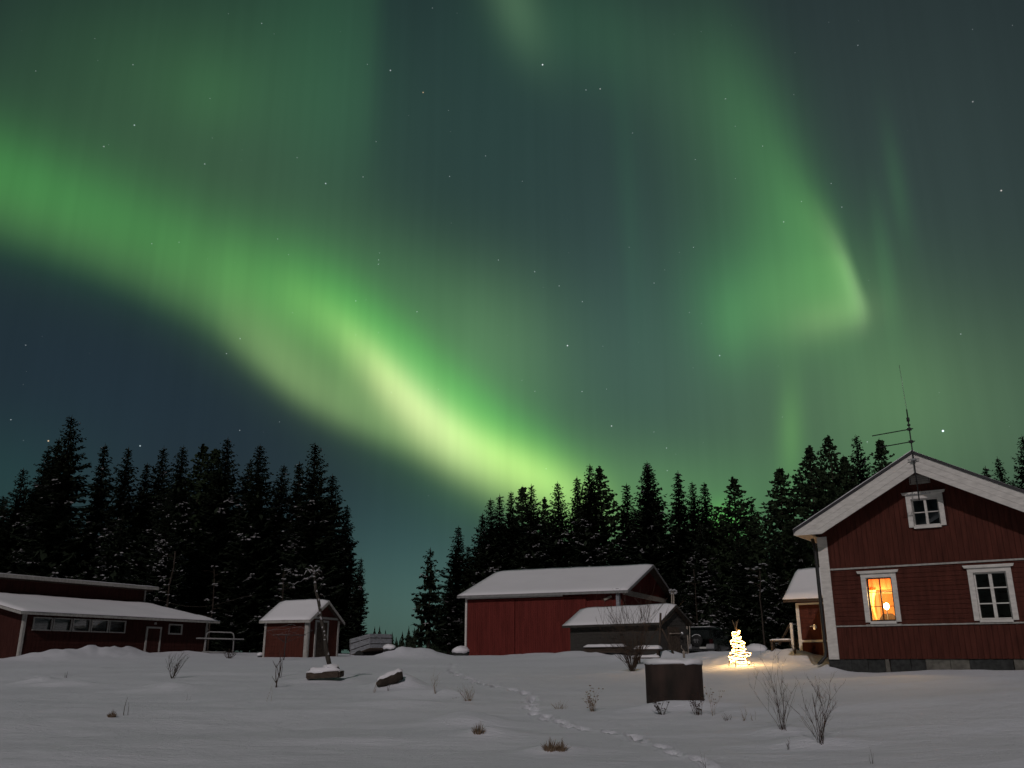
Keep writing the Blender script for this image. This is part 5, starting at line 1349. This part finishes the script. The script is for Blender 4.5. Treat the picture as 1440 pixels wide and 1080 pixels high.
b = MB(); b.lathe((0, 0, -.05), [(.05, 0), (.05, .30), (.075, .32), (.075, .36), (.03, .42)], 10); b.tube([(.05, 0, .30), (.12, -.04, .30), (.15, -.05, .22)], .022, 6); b.build('pump_body', M['pale_wood'], lan, True)
b = MB(); b.tube([(0, 0, .38), (-.10, 0, .50), (-.08, 0, .58)], .016, 6); b.build('pump_handle', M['pale_wood'], lan, True)
# snow-laden garden table
g = at(912, 926, 38); g.z = gz(g.x, g.y)
tb = thing('garden_table', g, R(-20), 'snow laden garden table between the bush and the grey log shed', 'table')
b = MB(); b.box(-.52, .52, -.3, .3, .50, .55); b.build('tabletop', M['brown_wood'], tb)
for x in (-.42, .42):
    for y in (-.22, .22): b = MB(); b.box(x - .03, x + .03, y - .03, y + .03, -.2, .50); b.build('leg', M['brown_wood'], tb)
b = MB(); b.box(-.55, .55, -.62, -.40, .18, .22); b.box(-.45, -.39, -.6, -.42, -.2, .18); b.box(.39, .45, -.6, -.42, -.2, .18); b.build('bench', M['brown_wood'], tb)
snow_slab((-.53, -.31, .55), (.53, -.31, .55), (.53, .31, .55), (-.53, .31, .55), .17, 14, 8, 51, .3).build('table_snow', M['snow_roof'], tb, True)
snow_slab((-.56, -.63, .22), (.56, -.63, .22), (.56, -.40, .22), (-.56, -.40, .22), .12, 14, 5, 52, .2).build('bench_snow', M['snow_roof'], tb, True)
# snowy plank pile along the log shed front
g = at(850, 919, 45.5); g.z = gz(g.x, g.y)
pp = thing('plank_pile', g, -R(42), 'low pile of planks under snow along the front of the grey log shed', 'plank pile')
for k in range(3): b = MB(); b.box(-1.2, 1.5 - k * .2, -.2 + k * .08, .3, .02 + k * .09, .10 + k * .09); b.build('plank', M['brown_wood'], pp)
snow_slab((-1.2, -.08, .29), (1.15, -.08, .29), (1.15, .3, .29), (-1.2, .3, .29), .12, 14, 5, 53, .15).build('snow', M['snow_roof'], pp, True)

# ------------------------------------------------------------------ shrubs, saplings, weeds
def shrub(px, py, hpx, wpx, n, label, cat, seed, m='twig', rad=.008, forks=2, spread=1.0, name='bare_shrub', heads=False, lean=0):
    g = gp(px, py); k = g.y / 1300.0; h, w = hpx * k, wpx * k / 2; rnd = random.Random(seed); b = MB()
    def grow(p, d, l, r_, lev):
        pts = [p]; dd_ = d.copy(); n_ = 4
        for i in range(n_):
            dd_ = (dd_ + Vector((rnd.gauss(0, .10), rnd.gauss(0, .10), .05))).normalized(); pts.append(pts[-1] + dd_ * (l / n_))
        b.tube(pts, [r_ * (1 - .16 * i) for i in range(n_ + 1)], 4)
        if heads and lev == 0:
            for _ in range(2):
                c = pts[-1] + Vector((rnd.gauss(0, .012), rnd.gauss(0, .012), 0)); boulder(b, c, .006 + .006 * rnd.random(), rnd.randint(0, 99), .8)
        if lev > 0:
            for _ in range(rnd.randint(2, 3) if lev > 1 else rnd.randint(2, 4)):
                i = rnd.randint(1, n_); a = rnd.uniform(0, 6.28); q = (dd_ + Vector((math.cos(a), math.sin(a), rnd.uniform(0, .4))) * rnd.uniform(.45, .8)).normalized()
                grow(pts[i], q, l * rnd.uniform(.3, .55), r_ * .6, lev - 1)
    for i in range(n):
        a = rnd.uniform(0, 6.28); s = w / h * spread * math.sqrt(rnd.random())
        d = Vector((math.cos(a) * s + lean, math.sin(a) * s * .8, 1)).normalized()
        grow(Vector((rnd.gauss(0, .02), rnd.gauss(0, .02), -.05)), d, h * rnd.uniform(.65, 1.0), rad * rnd.uniform(.7, 1.2), forks)
    o = b.build(name, M[m]); o.location = g
    return tag(o, label, cat, None, 'thing')
shrub(889, 944, 88, 80, 52, 'large bare bush fanning out in front of the grey log shed', 'bush', 3, 'twig', .011, 2, 1.75)
shrub(1101, 1028, 78, 60, 12, 'bare twiggy shrub in the right foreground, left of a pair', 'bush', 4, 'twig_red', .0047, 3, 1.8)
shrub(1153, 1047, 84, 70, 11, 'bare twiggy shrub in the right foreground, right of a pair', 'bush', 5, 'twig_red', .0047, 3, 1.9)
shrub(242, 954, 36, 34, 12, 'small dense bare bush in the snow before the outbuilding door', 'bush', 6, 'twig', .008, 2, 1.6)
shrub(388, 967, 44, 16, 2, 'dark sapling stump with thin shoots left of the dead tree', 'sapling', 7, 'twig', .022, 1, .5, 'sapling')
shrub(393, 953, 40, 24, 3, 'thin leaning sapling below the clothes dryer', 'sapling', 8, 'twig', .012, 1, 1, 'sapling')
shrub(833, 1001, 28, 26, 16, 'clump of dry flower stalks with one taller seed head, mid field', 'weeds', 9, 'straw', .0042, 1, 1, 'dry_weeds', True)
shrub(786, 997, 15, 34, 14, 'low dry weeds left of the tall seed head clump', 'weeds', 10, 'straw', .004, 1, 1.4, 'dry_weeds')
shrub(930, 1006, 26, 38, 12, 'dark seed headed stalks at the left foot of the rusty tank', 'weeds', 11, 'twig', .005, 1, 1.2, 'dry_weeds', True)
shrub(983, 1007, 26, 30, 14, 'dense reddish stalks at the right foot of the rusty tank', 'weeds', 12, 'twig_red', .005, 1, 1, 'dry_weeds', True)
shrub(1003, 1006, 40, 10, 3, 'thin tall stalks right beside the rusty tank', 'weeds', 13, 'straw', .004, 1, .8, 'dry_weeds', True)
shrub(1023, 1014, 12, 12, 10, 'small reddish tuft between the tank and the shrub pair', 'weeds', 14, 'twig_red', .004, 1, 1.3, 'dry_weeds')
shrub(1046, 1014, 17, 12, 4, 'few pale stalks left of the shrub pair', 'weeds', 15, 'straw', .004, 1, .9, 'dry_weeds')
shrub(1060, 1014, 13, 8, 3, 'short pale stalks close to the left foreground shrub', 'weeds', 16, 'straw', .004, 1, .9, 'dry_weeds')
shrub(612, 977, 30, 16, 4, 'upright thin stalks in the snow left of the footprint trail', 'weeds', 17, 'straw', .005, 1, .8, 'dry_weeds')
shrub(660, 986, 22, 26, 20, 'pale dry weeds beside a dark twig clump left of the trail', 'weeds', 18, 'straw', .004, 1, 1.2, 'dry_weeds')
shrub(640, 983, 6, 22, 14, 'flat dark twig clump on a snow bank left of the trail', 'weeds', 19, 'twig_red', .006, 1, 2.5, 'dry_weeds')
shrub(526, 974, 24, 18, 4, 'thin stalks left of the slanting log', 'weeds', 20, 'straw', .005, 0, .9, 'dry_weeds')
shrub(546, 972, 16, 3, 2, 'single brown stalk in front of the slanting log', 'weeds', 21, 'twig_red', .008, 0, .5, 'dry_weeds')
shrub(174, 1006, 30, 3, 2, 'single upright stalk in the left foreground', 'weeds', 22, 'twig', .008, 0, .3, 'dry_stalk')
shrub(93, 954, 13, 3, 2, 'short upright stalk in front of the outbuilding windows', 'weeds', 23, 'twig', .012, 0, .3, 'dry_stalk')
shrub(378, 987, 32, 28, 2, 'two thin bent stalks below the sapling stump', 'weeds', 24, 'straw', .004, 0, 1.2, 'dry_stalk')
shrub(1108, 1056, 16, 6, 3, 'tiny stalk in the snow below the foreground shrub pair', 'weeds', 25, 'twig', .004, 1, .6, 'dry_stalk')
shrub(992, 1080, 36, 6, 2, 'thin stalk at the bottom edge beside the footprint trail', 'weeds', 26, 'twig', .003, 1, .4, 'dry_stalk')
shrub(1225, 1074, 30, 34, 3, 'few bent stalks at the bottom right', 'weeds', 27, 'twig', .003, 0, 1.6, 'dry_stalk')
shrub(322, 926, 16, 34, 22, 'low dark brush at the foot of the light metal frame', 'bush', 28, 'twig', .010, 1, 1.6)
shrub(1118, 920, 26, 22, 12, 'dark bare twigs by the porch railing', 'bush', 29, 'twig', .010, 1, 1)
shrub(265, 986, 12, 4, 2, 'pair of tiny stalks left of the sapling stump', 'weeds', 30, 'twig', .004, 0, .6, 'dry_stalk')
def tuft(px, py, w, h, label, seed, n=75):
    g = gp(px, py); k = g.y / 1300; rnd = random.Random(seed); b = MB()
    for _ in range(n):
        a = rnd.uniform(0, 6.28); q = math.sqrt(rnd.random()); p = Vector((math.cos(a) * q * w * k * .35, math.sin(a) * q * w * k * .3, -.03))
        t = p + Vector((math.cos(a) * q * w * k * .35 + rnd.gauss(0, .02), math.sin(a) * q * .05, h * k * rnd.uniform(.6, 1.1) * (1.25 - .9 * q) + .03)); m = (p + t) / 2 + Vector((0, 0, .015))
        b.tube([p, m, t], [.005, .004, .0015], 3)
    o = b.build('grass_tuft', M['straw']); o.location = g; return tag(o, label, 'grass tuft', None, 'thing')
tuft(673, 1034, 15, 15, 'brown dry grass tuft poking from a snow mound in the foreground centre', 1)
tuft(774, 1058, 18, 17, 'left half of the twin dry grass tuft at the bottom centre', 2)
tuft(789, 1057, 15, 15, 'right half of the twin dry grass tuft at the bottom centre', 3)
tuft(157, 1009, 10, 9, 'small brown grass tuft beside the upright stalk in the left foreground', 4, 90)
